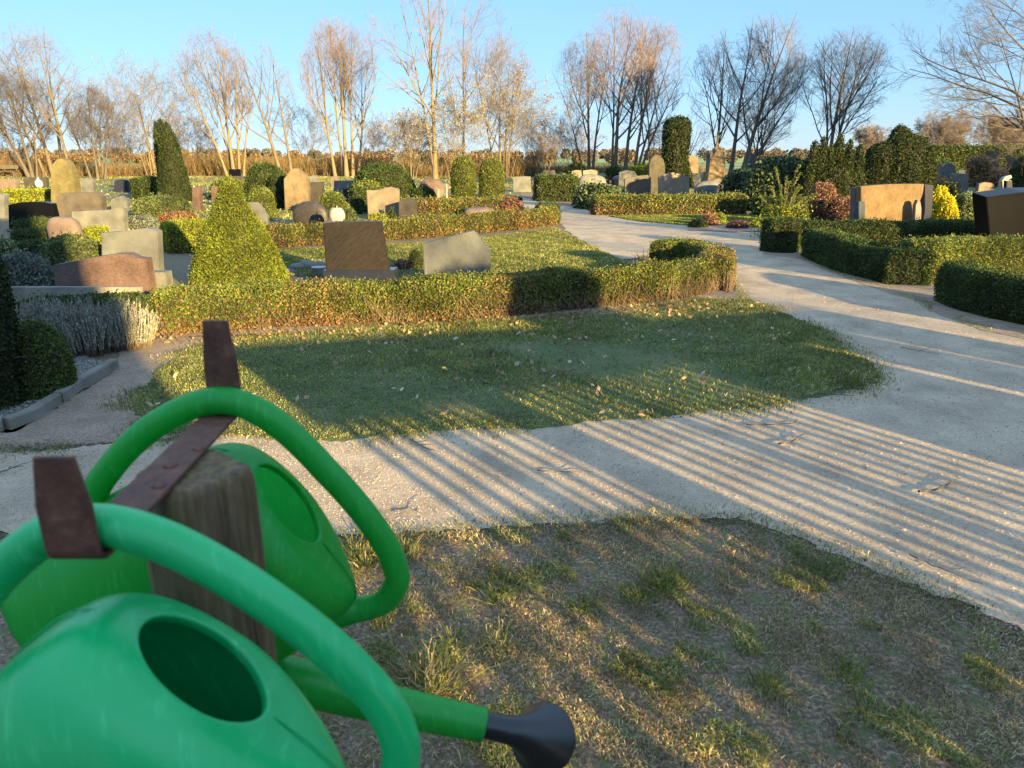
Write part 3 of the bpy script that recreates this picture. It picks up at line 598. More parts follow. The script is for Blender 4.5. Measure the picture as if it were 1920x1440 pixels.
def can(loc, roty, mat, label, strapx, sc=1.0, dh=0.0, roll=0.0):
    """watering can in its own frame: X along the top towards the spout, Z out of the top"""
    e = empty('watering_can', loc, (0, R(roty), 0)); tag(e, label, 'watering can', 'green watering cans hung on the post')
    seg = 72; a = np.arange(seg) / seg * 2 * np.pi
    def ring(cx, lx, wy, z, ex=2.4, zc=0.0):
        c, s = np.cos(a), np.sin(a); x = np.sign(c) * np.abs(c) ** (2 / ex); y = np.sign(s) * np.abs(s) ** (2 / ex)
        return np.stack([cx + lx * x, wy * y, z + zc * x], -1)
    out = [ring(.12, .02, .02, -.322), ring(.12, .135, .078, -.325), ring(.12, .152, .092, -.335), ring(.121, .158, .098, -.325), ring(.122, .158, .098, -.30),
           ring(.122, .154, .097, -.22), ring(.123, .1505, .0952, -.145), ring(.123, .149, .0945, -.120), ring(.123, .1472, .0928, -.116), ring(.123, .1485, .094, -.112), ring(.124, .145, .092, -.075), ring(.125, .141, .088, -.045), ring(.125, .134, .082, -.024), ring(.124, .124, .073, -.010), ring(.122, .112, .062, -.003, 2.2),
           ring(.112, .092, .055, .001, 2.1), ring(.102, .078, .0495, .002, 2), ring(.095, .0625, .0430, .004, 2), ring(.095, .0590, .0400, .0048, 2), ring(.095, .0573, .0385, .0025, 2),
           ring(.095, .0583, .0395, -.0035, 2)]
    V = np.concatenate(out); K = len(out)
    fx = np.clip((V[:, 0] - .12) / .14, -.3, 1); top = np.clip((V[:, 2] + .34) / .34, 0, 1); V[:, 1] *= 1 - .50 * np.clip(fx, 0, 1) ** 1.4 * (.35 + .65 * top) + .06 * (fx < 0) * 0; i = np.arange(K * seg).reshape(K, seg); nx = np.roll(i, -1, 1)
    Q = np.stack([i[:-1], nx[:-1], nx[1:], i[1:]], -1).reshape(-1, 4)
    # slight dents so that the blown plastic is not perfect
    V = V + norm(V - np.array([.12, 0, -.16])) * (lump(V, 26, 3) * .0011)[:, None]
    # base groove and seam ribs
    o = link('body', npmesh('body', V, Q, mats=[mat], smooth=True), e); mod = o.modifiers.new('sub', 'SUBSURF'); mod.levels = 1; mod.render_levels = 1
    # moulding seam: a fine raised line round the middle plane
    sp = smoothline([(-.026, -.15), (-.021, -.07), (-.012, -.028), (.0, -.012), (.018, -.003), (.032, .0035)], 6); sq = smoothline([(.162, .0035), (.20, .0025), (.235, -.003), (.252, -.016), (.262, -.04)], 6)
    L3 = [np.stack([q[:, 0], np.zeros(len(q)), q[:, 1]], -1) for q in (sp, sq)]; pr = [tubes(q[None], np.full((1, len(q)), .0009), 6) for q in L3]
    [link('seam', npmesh('seam', V2, Q2, mats=[mat], smooth=True), e) for V2, Q2 in pr]
    hp = smoothline([(-.026, -.212), (-.036, -.192), (-.052, -.155), (-.066, -.10), (-.070, -.045), (-.062, .010), (-.040, .046), (.0, .068), (.05, .079), (.11, .083), (.17, .080), (.222, .069), (.258, .046), (.274, .014), (.268, -.018), (.256, -.036), (.245, -.046)], 7)
    hp[:, 1] -= dh * np.clip(1 - np.abs(hp[:, 0] - .08) / .17, 0, 1) ** .5
    rr = np.full(len(hp), .0158); n = len(hp); rr[:8] = np.linspace(.026, .0158, 8); rr[-14:] = np.linspace(.0162, .034, 14) 
    hp3 = np.stack([hp[:, 0], np.zeros(n), hp[:, 1]], -1); V3, Q3 = tubes(hp3[None], rr[None], 24, (0, 1, 0)); link('handle', npmesh('handle', V3, Q3, mats=[mat], smooth=True), e)
    sp = smoothline([(.258, -.232), (.275, -.218), (.33, -.155), (.39, -.108), (.46, -.048), (.520, .006)], 8); n = len(sp)
    rr = np.interp(np.linspace(0, 1, n), [0, .15, .35, .6, 1], [.052, .042, .032, .0265, .0225]); sp3 = np.stack([sp[:, 0], np.zeros(n), sp[:, 1]], -1)
    V4, Q4 = tubes(sp3[None], rr[None], 28, (0, 1, 0)); s = link('spout', npmesh('spout', V4, Q4, mats=[mat], smooth=True), e)
    d = np.array([sp[-1] - sp[-4]])[0]; d = d / np.linalg.norm(d); q = sp[-1]
    col = np.array([q - d * .010, q - d * .002, q, q + d * .0015]); V5, Q5 = tubes(np.stack([col[:, 0], 0 * col[:, 0], col[:, 1]], -1)[None], np.array([[.0226, .0237, .0234, .019]]), 28, (0, 1, 0)); link('collar', npmesh('collar', V5, Q5, mats=[mat], smooth=True), s)
    # rose: sleeve, flare and tilted perforated face
    d2 = np.array([d[0] * math.cos(-.15) - d[1] * math.sin(-.15), d[0] * math.sin(-.15) + d[1] * math.cos(-.15)])
    pts = [q - d * .01, q + d * .002, q + d * .03, q + d * .036, q + d * .045]; rad = [.0172, .0176, .0184, .019, .021]
    fa = -.70; fdir = np.array([d2[0] * math.cos(fa) - d2[1] * math.sin(fa), d2[0] * math.sin(fa) + d2[1] * math.cos(fa)])
    # build rings blending from perpendicular-to-spout to perpendicular-to-face
    seg2 = 40; a2 = np.arange(seg2) / seg2 * 2 * np.pi; rings = []
    def rg2(c, dirn, r): 
        u = np.array([-dirn[1], dirn[0]]); return np.stack([c[0] + u[0] * r * np.cos(a2), r * np.sin(a2), c[1] + u[1] * r * np.cos(a2)], -1)
    for p_, r_ in zip(pts, rad): rings.append(rg2(p_, d, r_))
    d3 = np.array([d[0], 0, d[1]]); f3 = norm(np.array([fdir[0], .62, fdir[1]])); q3 = np.array([q[0], 0, q[1]]); c03 = q3 + d3 * .045; c13 = c03 + norm(d3 + f3) * .052; upv = np.array([-fdir[1], 0, fdir[0]])
    def rg3(c, dirn, r):
        u = norm(upv - dirn * (upv @ dirn)); v = np.cross(dirn, u); v = v if v[1] > 0 else -v
        return c[None] + u[None] * (r * np.cos(a2))[:, None] + v[None] * (r * np.sin(a2))[:, None]
    for t in np.linspace(.2, 1, 6):
        rings.append(rg3(c03 + (c13 - c03) * t, norm(d3 * (1 - t) + f3 * t), 
            .021 + (.047 - .021) * t ** 1.25))
    [rings.append(rg3(c13 + f3 * s_, f3, r_)) for s_, r_ in ((.003, .0490), (.006, .0485), (.006, .045), (.003, .0435), (.004, .02), (.005, .001))]
    V6 = np.concatenate(rings); K = len(rings); i = np.arange(K * seg2).reshape(K, seg2); nx = np.roll(i, -1, 1); Q6 = np.stack([i[:-1], nx[:-1], nx[1:], i[1:]], -1).reshape(-1, 4)
    o = link('sprinkler_rose', npmesh('sprinkler_rose', V6, Q6, mats=[M['black_plastic']], smooth=True), e)
    # place: highest handle point hangs on the strap inside the hook
    th = R(roty); wx = hp[:, 0] * math.cos(th) + hp[:, 1] * math.sin(th); wz = -hp[:, 0] * math.sin(th) + hp[:, 1] * math.cos(th)
    k = int(np.argmax(wz)); e.location = (strapx - wx[k] * sc, loc[1], ZS + .0162 * sc - wz[k] * sc); e.scale = (sc, sc, sc)
    piv = Matrix.Translation((strapx, loc[1], ZS + .016)); e.matrix_world = piv @ Matrix.Rotation(R(roll), 4, 'X') @ piv.inverted() @ Matrix.LocRotScale(e.location, e.rotation_euler, e.scale); return e
can((0, .4925, 0), 41.5, M['can_teal'], 'near teal green watering can hanging from the closer hook', -.328, 1.05, 0, -4)
can((0, .788, 0), 57.5, M['can_green'], 'far bright green watering can with black rose, on the far hook', -.345, 1.03, .013, 4)

# ================================================================= BEHIND THE CAMERA: unseen things set up to throw the shade
def suncube(bm, t0, t1, u0, u1, z0, z1):
    vs = []
    for z in (z0, z1):
        for (t, u) in ((t0, u0), (t1, u0), (t1, u1), (t0, u1)): p = TU(t, u); vs.append(bm.verts.new((p[0], p[1], z)))
    for f in ((0, 1, 2, 3), (7, 6, 5, 4), (0, 4, 5, 1), (1, 5, 6, 2), (2, 6, 7, 3), (3, 7, 4, 0)): bm.faces.new([vs[i] for i in f])
TF = -3.0; TE = math.tan(R(SUN_EL))
def zsh(t): return (t - TF) * TE
p = TU(TF, 2.8); e = empty('slatted_fence', (0, 0, 0)); tag(e, 'slatted timber screen behind the viewer throwing striped shade', 'fence')
rgf = np.random.default_rng(4)
skip = {5, 6, 11, 12}
u = 1.50; k = 0
gaps = [2.03, 2.42]
us = []
u = 1.52
while u < 4.15:
    us.append(u); u += .108
for k, u in enumerate(us):
    wd = .051 + rgf.uniform(-.008, .008)
    if k in (4, 8, 16): wd = .115
    if k == 9: wd = .18
    bm = bmesh.new(); suncube(bm, TF - .01, TF + .01, u - wd / 2, u + wd / 2, .02, zsh(4.1) + .01); bm_obj('slat', bm, M['fence'], e)
bm = bmesh.new(); vs = []
for z0, dt in ((1, -.06), (0, -.06), (1, -.03), (0, -.03)):
    for u_, zt_, zb_ in ((1.40, 6.3, 3.95), (6.95, 4.2, 3.3)):
        p = TU(TF + dt, u_); vs.append(bm.verts.new((p[0], p[1], zsh(zb_ if z0 else zt_))))
for f in ((0, 1, 3, 2), (4, 6, 7, 5), (0, 2, 6, 4), (1, 5, 7, 3), (2, 3, 7, 6), (0, 4, 5, 1)): bm.faces.new([vs[i] for i in f])
bm_obj('top_board', bm, M['fence'], e)  # solid board added; its slope sets the upper edge of the shade
c9 = TU(TF - 5, 4.6); e9 = empty('young_tree', (c9[0], c9[1], 0)); tag(e9, 'small round leafy tree behind the viewer', 'tree')  # unseen crown added to darken a stretch of the front hedge
V, Q = tubes(np.array([[[0, 0, 0], [.02, 0, 1.2], [0, 0, 2.6]]], float), np.array([[.05, .04, .02]]), 8); link('trunk', npmesh('trunk', V, Q, mats=[M['bark']]), e9)
r9 = np.random.default_rng(9); n9 = 5200; d9 = norm(r9.normal(size=(n9, 3))) * (r9.random((n9, 1)) ** .4); P9 = d9 * np.array([.54, .54, .50]) * (1 + .12 * lump(d9, 4, 3))[:, None] + np.array([0, 0, 2.60]); V, Q = leaves(P9, norm(r9.normal(size=P9.shape)), .10, .06, r9, .3, 0, .02, .02); link('crown', npmesh('crown', V, Q, mats=[M['hedge_dark']]), e9)
bm = bmesh.new(); suncube(bm, TF - .06, TF - .03, 4.12, 5.46, .02, zsh(3.55)); bm_obj('panel', bm, M['fence'], e)
bm = bmesh.new(); suncube(bm, TF - .06, TF - .03, 5.54, 6.22, .02, zsh(3.45)); bm_obj('panel', bm, M['fence'], e)
bm = bmesh.new(); suncube(bm, TF - .06, TF - .03, 6.27, 6.95, .02, zsh(3.35)); bm_obj('panel', bm, M['fence'], e)
# unseen building added to throw the broad shade on the left
e = empty('brick_chapel', (0, 0, 0)); tag(e, 'brick chapel behind the viewer with a low tiled roof', 'building')
bm = bmesh.new(); suncube(bm, -19, -12, -12, .84, 0, 6.2); bm_obj('wall', bm, M['brick'], e)
bm = bmesh.new()
r0 = [TU(-19.4, -12.4), TU(-11.6, -12.4), TU(-11.6, .86), TU(-19.4, .86)]; rd = [TU(-15.5, -12.4), TU(-15.5, -.6)]
vs = [bm.verts.new((q[0], q[1], 6.2)) for q in r0] + [bm.verts.new((q[0], q[1], 7.4)) for q in rd]
for f in ((0, 1, 2, 3), (1, 4, 5, 2), (0, 3, 5, 4), (2, 5, 3), (0, 4, 1)): bm.faces.new([vs[i] for i in f])
bm_obj('roof', bm, M['roof'], e)
# unseen shrubs added at the fence foot to dapple the light
def fol(name, label, catg, V, Q, mats, leaf, seed, loc, group=None, **kw):
    o = link(name, npmesh_to(name, V, Q, mats, leaf, seed, kw), loc=loc); return tag(o, label, catg, group)
def npmesh_to(name, V, Q, mats, leaf, seed, kw): return plant_mesh(name, V, Q, mats, leaf, seed=seed, **kw)
DOME = [(0, 1.0), (.3, .99), (.62, .9), (.86, .7), (.98, .42), (1.0, .2), (.93, 0), (.6, 0)]
def dapple_shrub(t, u, w, h, n, label, seed):
    rg = np.random.default_rng(seed); P = rg.normal(0, .42, (n, 3)) * np.array([w, w, 0]) ; P[:, 2] = rg.random(n) ** 1.1 * h; N = norm(rg.normal(size=(n, 3)))
    V, Q = leaves(P, N, .07, .045, rg, .3, .2, .02, .02); c = TU(t, u); return tag(link('shrub', npmesh('shrub', V, Q, mats=[M['hedge_dark']]), loc=(c[0], c[1], 0)), label, 'shrub')
for k, (t, u, w, h, n) in enumerate([(-2.3, 1.70, .34, .84, 780), (-2.5, 2.15, .34, .76, 720), (-2.2, 2.75, .42, .60, 480), (-2.3, 3.4, .42, .52, 380), (-2.4, 4.0, .4, .45, 300), (-2.3, 1.15, .3, .88, 480)]):
    dapple_shrub(t, u, w, h, n, ['leafy shrub nearest the gap at the fence end behind the viewer', 'second leafy shrub at the fence foot behind the viewer', 'third low shrub at the fence foot behind the viewer', 'fourth low shrub at the fence foot behind the viewer', 'last low shrub at the fence foot by the boarded panel', 'thin open shrub standing in the gap left of the fence'][k], 60 + k)

# ================================================================= HEDGES
def hedge(px, w, h, mats, label, leaf=None, front=True, seed=1, lumps=.025, brown=None, cap=90000, cover=2.6, stems=0, **kw):
    """px: photo pixels of the foot of the side towards the viewer; the body lies behind that line"""
    g = np.array([G(*p) for p in px]); s = smoothline(g, 6)
    T = norm(np.gradient(s, axis=0)); Nn = np.stack([-T[:, 1], T[:, 0]], 1); c = s + Nn * w / 2
    Y = c[:, 1].mean(); leaf = leaf or max(.022, .0027 * Y)
    V, Q = sweep(c, w, h, lumps=lumps, seed=seed); o_ = np.array([c[:, 0].mean(), c[:, 1].mean(), 0]); V = V - o_
    me = plant_mesh('hedge', V, Q, mats, leaf, seed=seed, brown=brown, cap=cap, cover=cover, **kw)
    ob = link('hedge', me, loc=tuple(o_))
    if stems:
        rs = np.random.default_rng(seed + 50); i = rs.integers(0, len(s), stems); n = Nn[i] * rs.uniform(-.035, .05, (stems, 1)); p0 = np.c_[s[i] + T[i] * rs.normal(0, .05, (stems, 1)) + n, np.zeros(stems)] - o_
        dr = np.c_[T[i] * rs.normal(0, .6, (stems, 1)) - Nn[i] * rs.uniform(-.1, .12, (stems, 1)), np.ones(stems)]; L_ = rs.uniform(.08, .8, (stems, 1)) * h; P_ = np.stack([p0, p0 + dr * L_ * .5 + rs.normal(0, .012, (stems, 3)), p0 + dr * L_], 1); V3, Q3 = tubes(P_, np.tile([.004, .003, .0015], (stems, 1)), 3)
        tag(link('stems', npmesh('stems', V3, Q3, mats=[M['lavstem']]), ob), None, None, None, 'stuff')
    return tag(ob, label, 'hedge', 'clipped hedges round the graves')
HB = [M['hedge'], M['core'], M['dry']]; HD = [M['hedge_dark'], M['core'], M['dry']]  # HD: darker leaf copy, puts shade into the colour of shaded hedges
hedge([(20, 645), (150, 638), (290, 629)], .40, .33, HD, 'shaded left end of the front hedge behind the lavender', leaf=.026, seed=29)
hedge([(285, 629), (600, 612), (850, 602), (1000, 590), (1150, 574), (1270, 562), (1345, 545)], .42, .36, HB, 'long low hedge in front with orange brown foot, behind the front lawn', leaf=.026, seed=2, stems=1500, brown=(.8, .18, .08), cap=150000, lumps=.04, cover=3.2)
hedge([(1364, 548), (1366, 522), (1288, 499), (1205, 502)], .40, .39, HB, 'rounded return of the front hedge at the bend of the path', leaf=.028, seed=3, stems=500, brown=(.6, .12, .04), cap=60000)
hedge([(500, 466), (600, 459), (720, 452), (850, 442), (950, 433), (1030, 424), (1046, 418)], .42, .36, HB, 'hedge behind the wedge shaped stone, beyond the small lawn', seed=4, brown=(.7, .3, .22))
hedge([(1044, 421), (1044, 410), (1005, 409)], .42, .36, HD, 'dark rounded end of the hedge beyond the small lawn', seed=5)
hedge([(700, 411), (850, 408), (930, 406), (976, 402)], .8, .45, HB, 'low hedge in front of the two clipped columns', seed=6, brown=(.5, .5, .25))
hedge([(1003, 378), (1085, 378)], 1.2, .85, HD, 'square dark hedge block at the far left side of the right graves', seed=7)
hedge([(1110, 404), (1250, 404), (1405, 402)], .7, .5, [M['hedge'], M['core'], M['dry']], 'straight sunlit hedge in front of the cream and pink stones', seed=8, brown=(.6, .5, .1))
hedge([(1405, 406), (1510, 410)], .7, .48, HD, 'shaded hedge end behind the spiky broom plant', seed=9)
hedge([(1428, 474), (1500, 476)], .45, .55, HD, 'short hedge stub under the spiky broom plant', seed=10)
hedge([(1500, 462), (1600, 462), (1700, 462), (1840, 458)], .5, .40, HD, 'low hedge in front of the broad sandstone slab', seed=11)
hedge([(1497, 478), (1560, 506), (1640, 528), (1705, 540), (1740, 535)], .42, .43, HD, 'dark hedge running along the right edge of the path', leaf=.03, seed=12, cap=60000)
hedge([(1735, 536), (1830, 524), (1940, 518)], .5, .50, HB, 'hedge turning away to the right, half lit by the sun', leaf=.03, seed=13, brown=(.1, .3))
hedge([(1742, 560), (1790, 582), (1860, 598), (1960, 622), (2100, 660)], .42, .42, HD, 'nearest dark hedge at the right edge of the picture', leaf=.024, seed=14, cap=70000)
hedge([(1790, 412), (1860, 414)], .6, .62, [M['laurel'], M['core'], M['dry']], 'bright variegated hedge left of the polished dark stone', seed=15)
hedge([(20, 440), (98, 438)], .6, .26, HD, 'shaded hedge right under the black arched stone', seed=16)
hedge([(10, 462), (92, 462)], .5, .26, HD, 'second shaded hedge row below the black arched stone', seed=17)
hedge([(30, 488), (112, 484)], .5, .26, HD, 'third shaded hedge row above the grey green juniper', seed=18)
hedge([(148, 460), (192, 460)], .5, .28, [M['lime'], M['core'], M['dry']], 'small golden hedge left of the tall grey granite slab', seed=19)
hedge([(298, 476), (392, 474)], .7, .5, [M['lime'], M['core'], M['dry']], 'golden hedge between the grey slab and the spruce cone', seed=20, brown=(.3, .3))
hedge([(0, 386), (90, 386)], .6, .5, [M['lime'], M['core'], M['dry']], 'yellow lit hedge behind the black arched stone', seed=21)
hedge([(245, 374), (312, 376)], 1.2, .75, HD, 'dark square hedge left of the tall thuja', seed=22)
hedge([(1140, 338), (1162, 338)], 1.0, .8, HD, 'small far hedge under the red granite stone', seed=23)
hedge([(1745, 362), (1800, 362)], 1.0, .55, [M['beech'], M['core'], M['dry']], 'orange hedge piece between the two far grey stones', seed=24)
hedge([(500, 392), (560, 392)], .8, .6, HD, 'low clipped hedge in front of the tall sandstone stone', seed=25)
hedge([(700, 402), (690, 396)], .6, .6, HD, 'dark hedge bit left of the wavy topped stone', seed=26) if False else None
hedge([(655, 402), (690, 402)], .8, .65, HD, 'dark hedge bit left of the wavy topped stone', seed=27)
hedge([(1735, 318), (1830, 318), (1925, 318), (2100, 318)], 2.0, 2.6, HD, 'long dark hedge along the far right boundary', seed=28, cap=60000)

# ================================================================= SHRUBS AND CLIPPED EVERGREENS
def shrub(xl, xr, yt, yb, prof, mats, label, catg='shrub', name='shrub', leaf=None, seed=1, depth=.85, lumps=.10, lscale=None, Y=None, **kw):
    xc = (xl + xr) / 2
    Y0 = Y or G(xc, yb)[1]; w = (xr - xl) * mpp(Y0) / ray(xc, (yt + yb) / 2)[1]; Yc = Y0 + w * depth * .45
    x, _ = PL(xc, yb, Yc); h = PL(xc, yt, Yc)[1]; leaf = leaf or max(.02, .0027 * Y0)
    V, Q = revolve(prof, w / 2, w / 2 * depth, h, 32, lumps, lscale or 5 / max(w, .5), seed)
    return tag(link(name, plant_mesh(name, V, Q, mats, leaf, seed=seed, **kw), loc=(x, Yc, 0)), label, catg)
CONE = [(0, 1.0), (.10, .94), (.30, .74), (.52, .5), (.75, .28), (.95, .1), (1.0, .03), (.8, 0), (.4, 0)]
COL = [(0, 1.0), (.3, .985), (.62, .93), (.85, .82), (.97, .65), (1, .4), (.97, .15), (.9, 0), (.5, 0)]
FLAME = [(0, 1.0), (.2, .95), (.42, .8), (.65, .6), (.88, .35), (1, .15), (.85, 0), (.4, 0)]
BROAD = [(0, 1.0), (.35, .985), (.6, .93), (.8, .80), (.86, .55), (.72, .25), (.6, 0), (.3, 0)]
def ev(m, core='core', dry='dry'): return [M[m], M[core], M[dry]]
shrub(358, 546, 331, 548, [(0, 1), (.06, .965), (.20, .86), (.42, .68), (.64, .5), (.84, .3), (.97, .12), (1, .03), (.8, 0)], ev('gold'), 'golden conical spruce rising over the front hedge', 'conifer', 'golden_spruce', leaf=.032, seed=31, lumps=.05, lscale=9, cap=130000, cover=3.4, asp=.35, out=.9)
TIP = [(0, 1.0), (.16, .985), (.4, .95), (.68, .86), (.9, .7), (1, .45), (1, .15), (.9, 0), (.4, 0)]
def multi(parts, mats, label, catg, name, leaf, seed, **kw):
    Vs = []; base = None
    for (xl, xr, yt, yb, prof, lum) in parts:
        xc = (xl + xr) / 2; Y0 = G(xc, yb)[1]; w = (xr - xl) * mpp(Y0); Yc = Y0 + w * .4; x, _ = PL(xc, yb, Yc); h = PL(xc, yt, Yc)[1]
        V, Q = revolve(prof, w / 2, w / 2, h, 28, lum, 5 / max(w, .4), seed + len(Vs)); V = V + np.array([x, Yc, 0])
        if base is None: base = np.array([x, Yc, 0])
        Vs.append((V, Q))
    V, Q = cat(Vs); V = V - base
    return tag(link(name, plant_mesh(name, V, Q, mats, leaf, seed=seed, **kw), loc=tuple(base)), label, catg)
multi([(303, 360, 242, 380, [(0, 1), (.3, .98), (.52, .86), (.68, .6), (.86, .3), (1, .1), (.9, 0), (.4, 0)], .05), (304, 320, 226, 372, TIP, .03), (311, 331, 221, 372, TIP, .03), (321, 343, 228, 374, TIP, .03)], ev('yew'), 'tall dark thuja with three pointed tips', 'conifer', 'thuja_tree', .055, 32, up=.9, out=.5)
shrub(255, 372, 366, 416, DOME, ev('juniper'), 'spreading green juniper mound in front of the tall thuja', name='juniper', seed=33, up=.6, lumps=.14)
shrub(300, 370, 398, 418, DOME, ev('dry'), 'low rusty ground cover at the foot of the juniper mound', seed=34, lumps=.2)
shrub(236, 300, 404, 432, DOME, ev('blue'), 'low grey green shrub behind the grey granite slab', seed=35, lumps=.2)
shrub(462, 545, 310, 392, DOME, ev('hedge_dark'), 'big round dark shrub left of the tall sandstone stone', seed=36)
shrub(508, 536, 330, 393, COL, ev('yew'), 'black looking clipped yew tight beside the tall sandstone stone', seed=37)  # a shadow on the hedge, built as a dark shrub
shrub(470, 518, 352, 408, DOME, ev('hedge'), 'clipped green ball below the big round dark shrub', 'topiary', 'box_ball', seed=38)
shrub(395, 470, 338, 372, DOME, ev('hedge'), 'flat topped bush in front of the open book stone', seed=39)
shrub(664, 782, 308, 380, DOME, ev('hedge_dark'), 'huge dark clipped dome behind the wavy topped stone', 'topiary', 'clipped_dome', seed=40, lumps=.05)
shrub(655, 720, 340, 382, DOME, ev('hedge'), 'lower lit dome on the left of the huge dark dome', 'topiary', 'clipped_dome', seed=41, lumps=.05)
shrub(772, 818, 352, 380, DOME, ev('hedge_dark'), 'small dark ball right of the huge dark dome', 'topiary', 'box_ball', seed=42, lumps=.05)
shrub(847, 893, 293, 386, COL, ev('hedge'), 'left one of the two clipped round topped columns', 'topiary', 'clipped_column', seed=43, lumps=.02, leaf=.045)
shrub(899, 946, 297, 386, COL, ev('hedge'), 'right one of the two clipped round topped columns', 'topiary', 'clipped_column', seed=44, lumps=.02, leaf=.045)
shrub(600, 652, 362, 408, DOME, ev('hedge'), 'round bush above the white apple sculpture', seed=45)
shrub(640, 668, 392, 414, DOME, ev('juniper'), 'feathery small plant right of the white apple sculpture', seed=46)
shrub(722, 748, 386, 416, CONE, ev('hedge_dark'), 'tiny conifer standing before the wavy topped stone', 'conifer', 'small_conifer', seed=47)
shrub(686, 728, 402, 420, DOME, ev('lime'), 'low cream and yellow flowering plant before the wavy topped stone', seed=48)
shrub(930, 982, 370, 406, DOME, ev('redbrown'), 'brownish twiggy bush at the end of the low hedge', seed=49)
shrub(1058, 1100, 307, 340, DOME, ev('yew'), 'dark ball shaped yew behind the cream stones', 'topiary', 'clipped_ball', seed=50, lumps=.04)
shrub(1075, 1170, 345, 393, DOME, ev('rhodo'), 'rhododendron bush beside the path before the round grey stone', 'rhododendron', 'rhododendron', seed=51, lumps=.18, leaf=.12)
shrub(1164, 1200, 348, 374, DOME, ev('lime'), 'yellow green bush before the plain brown slab', seed=52, lumps=.18)
shrub(1130, 1155, 336, 352, DOME, ev('heath'), 'small dark red shrub between the round stones', seed=53)
shrub(1180, 1220, 310, 336, DOME, ev('lime'), 'pale leafy bush behind the plain brown slab', seed=54, lumps=.25)
shrub(1236, 1286, 221, 372, [(0, 1.0), (.5, .99), (.85, .96), (.97, .88), (1, .7), (.93, .45), (.85, .25), (.78, 0), (.4, 0)], ev('yew'), 'tall flat topped yew column behind the peaked cream stone', 'conifer', 'yew_column', seed=55, up=1.0, lumps=.05, Y=34)
shrub(1274, 1300, 302, 352, CONE, ev('hedge'), 'small clipped cone right of the tall yew column', 'topiary', 'clipped_cone', seed=56)
shrub(1350, 1420, 322, 388, DOME, ev('rhodo'), 'left part of the broad rhododendron thicket', 'rhododendron', 'rhododendron', seed=57, lumps=.16, leaf=.12)
shrub(1395, 1520, 300, 398, DOME, ev('rhodo'), 'broad tall rhododendron thicket behind the pink round stone', 'rhododendron', 'rhododendron', seed=58, lumps=.16, leaf=.12)
multi([(1493, 1530, 262, 402, FLAME, .12), (1508, 1545, 255, 402, FLAME, .12), (1528, 1556, 268, 402, FLAME, .12), (1540, 1575, 249, 402, FLAME, .12), (1560, 1592, 260, 402, FLAME, .12), (1578, 1612, 268, 402, FLAME, .12), (1505, 1604, 300, 402, COL, .1)], ev('yew'), 'dark spreading yew with many upright tips', 'conifer', 'yew_bush', .055, 59, up=1.1)
shrub(1606, 1672, 268, 388, COL, ev('yew'), 'blunt dark cypress with a lit right flank', 'conifer', 'cypress', seed=60, lumps=.08)
multi([(1640, 1700, 236, 388, TIP, .2), (1672, 1712, 250, 388, FLAME, .2), (1695, 1738, 270, 388, TIP, .22), (1650, 1720, 258, 388, COL, .2)], ev('yew'), 'taller knobbly dark cypress to the right of the blunt one', 'conifer', 'cypress', .06, 61)
shrub(1548, 1618, 328, 402, DOME, ev('lime'), 'yellow green bush left of the broad sandstone slab', seed=62, lumps=.2)
shrub(1510, 1562, 345, 418, BROAD, ev('redbrown'), 'grey brown twiggy shrub below the spreading yew', seed=63, lumps=.2)
shrub(1545, 1612, 372, 420, DOME, ev('redbrown'), 'reddish brown round shrub against the broad sandstone slab', seed=64)
multi([(1730, 1782, 352, 418, FLAME, .1), (1738, 1760, 348, 418, FLAME, .1), (1752, 1790, 366, 420, FLAME, .1)], ev('yellow'), 'bright yellow dwarf thuja right of the broad sandstone slab', 'conifer', 'dwarf_thuja', .05, 65, up=.9)
shrub(1745, 1800, 345, 372, DOME, ev('rhodo'), 'dark low bush behind the bright yellow thuja', seed=66, lumps=.2)
shrub(1800, 1850, 296, 352, BROAD, ev('beech'), 'orange leaved spreading shrub beyond the small pink stone', seed=67, lumps=.3, cover=1.2)
shrub(1815, 1885, 318, 350, DOME, ev('beech'), 'low orange brown shrub in front of the dark column stone', seed=68, lumps=.3, cover=1.5)
shrub(1866, 1902, 312, 348, DOME, ev('juniper'), 'greenish shrub right of the dark column stone', seed=69, lumps=.25)
shrub(1890, 1945, 290, 362, COL, ev('hedge_dark'), 'dark green shrub cut by the right edge above the polished stone', seed=70, lumps=.12)
shrub(1690, 1790, 300, 330, DOME, ev('hedge_dark'), 'dark far bushes right of the knobbly cypress', seed=71, lumps=.2)
shrub(1310, 1345, 403, 424, DOME, ev('redbrown'), 'low reddish bush in the bed by the bright grass strip', seed=72)
shrub(1330, 1360, 398, 420, DOME, ev('lime'), 'small yellow green plant in the bed by the grass strip', seed=73, lumps=.3)
shrub(1362, 1402, 416, 430, DOME, ev('heath'), 'patch of dark pink heather in the bed by the path', 'heather', 'heather', seed=74)
shrub(1405, 1424, 414, 428, DOME, ev('lime'), 'little yellow cushion plant right of the heather', seed=75)
shrub(1290, 1326, 412, 428, DOME, ev('hedge_dark'), 'low dark cushion at the path edge left of the heather bed', seed=76)
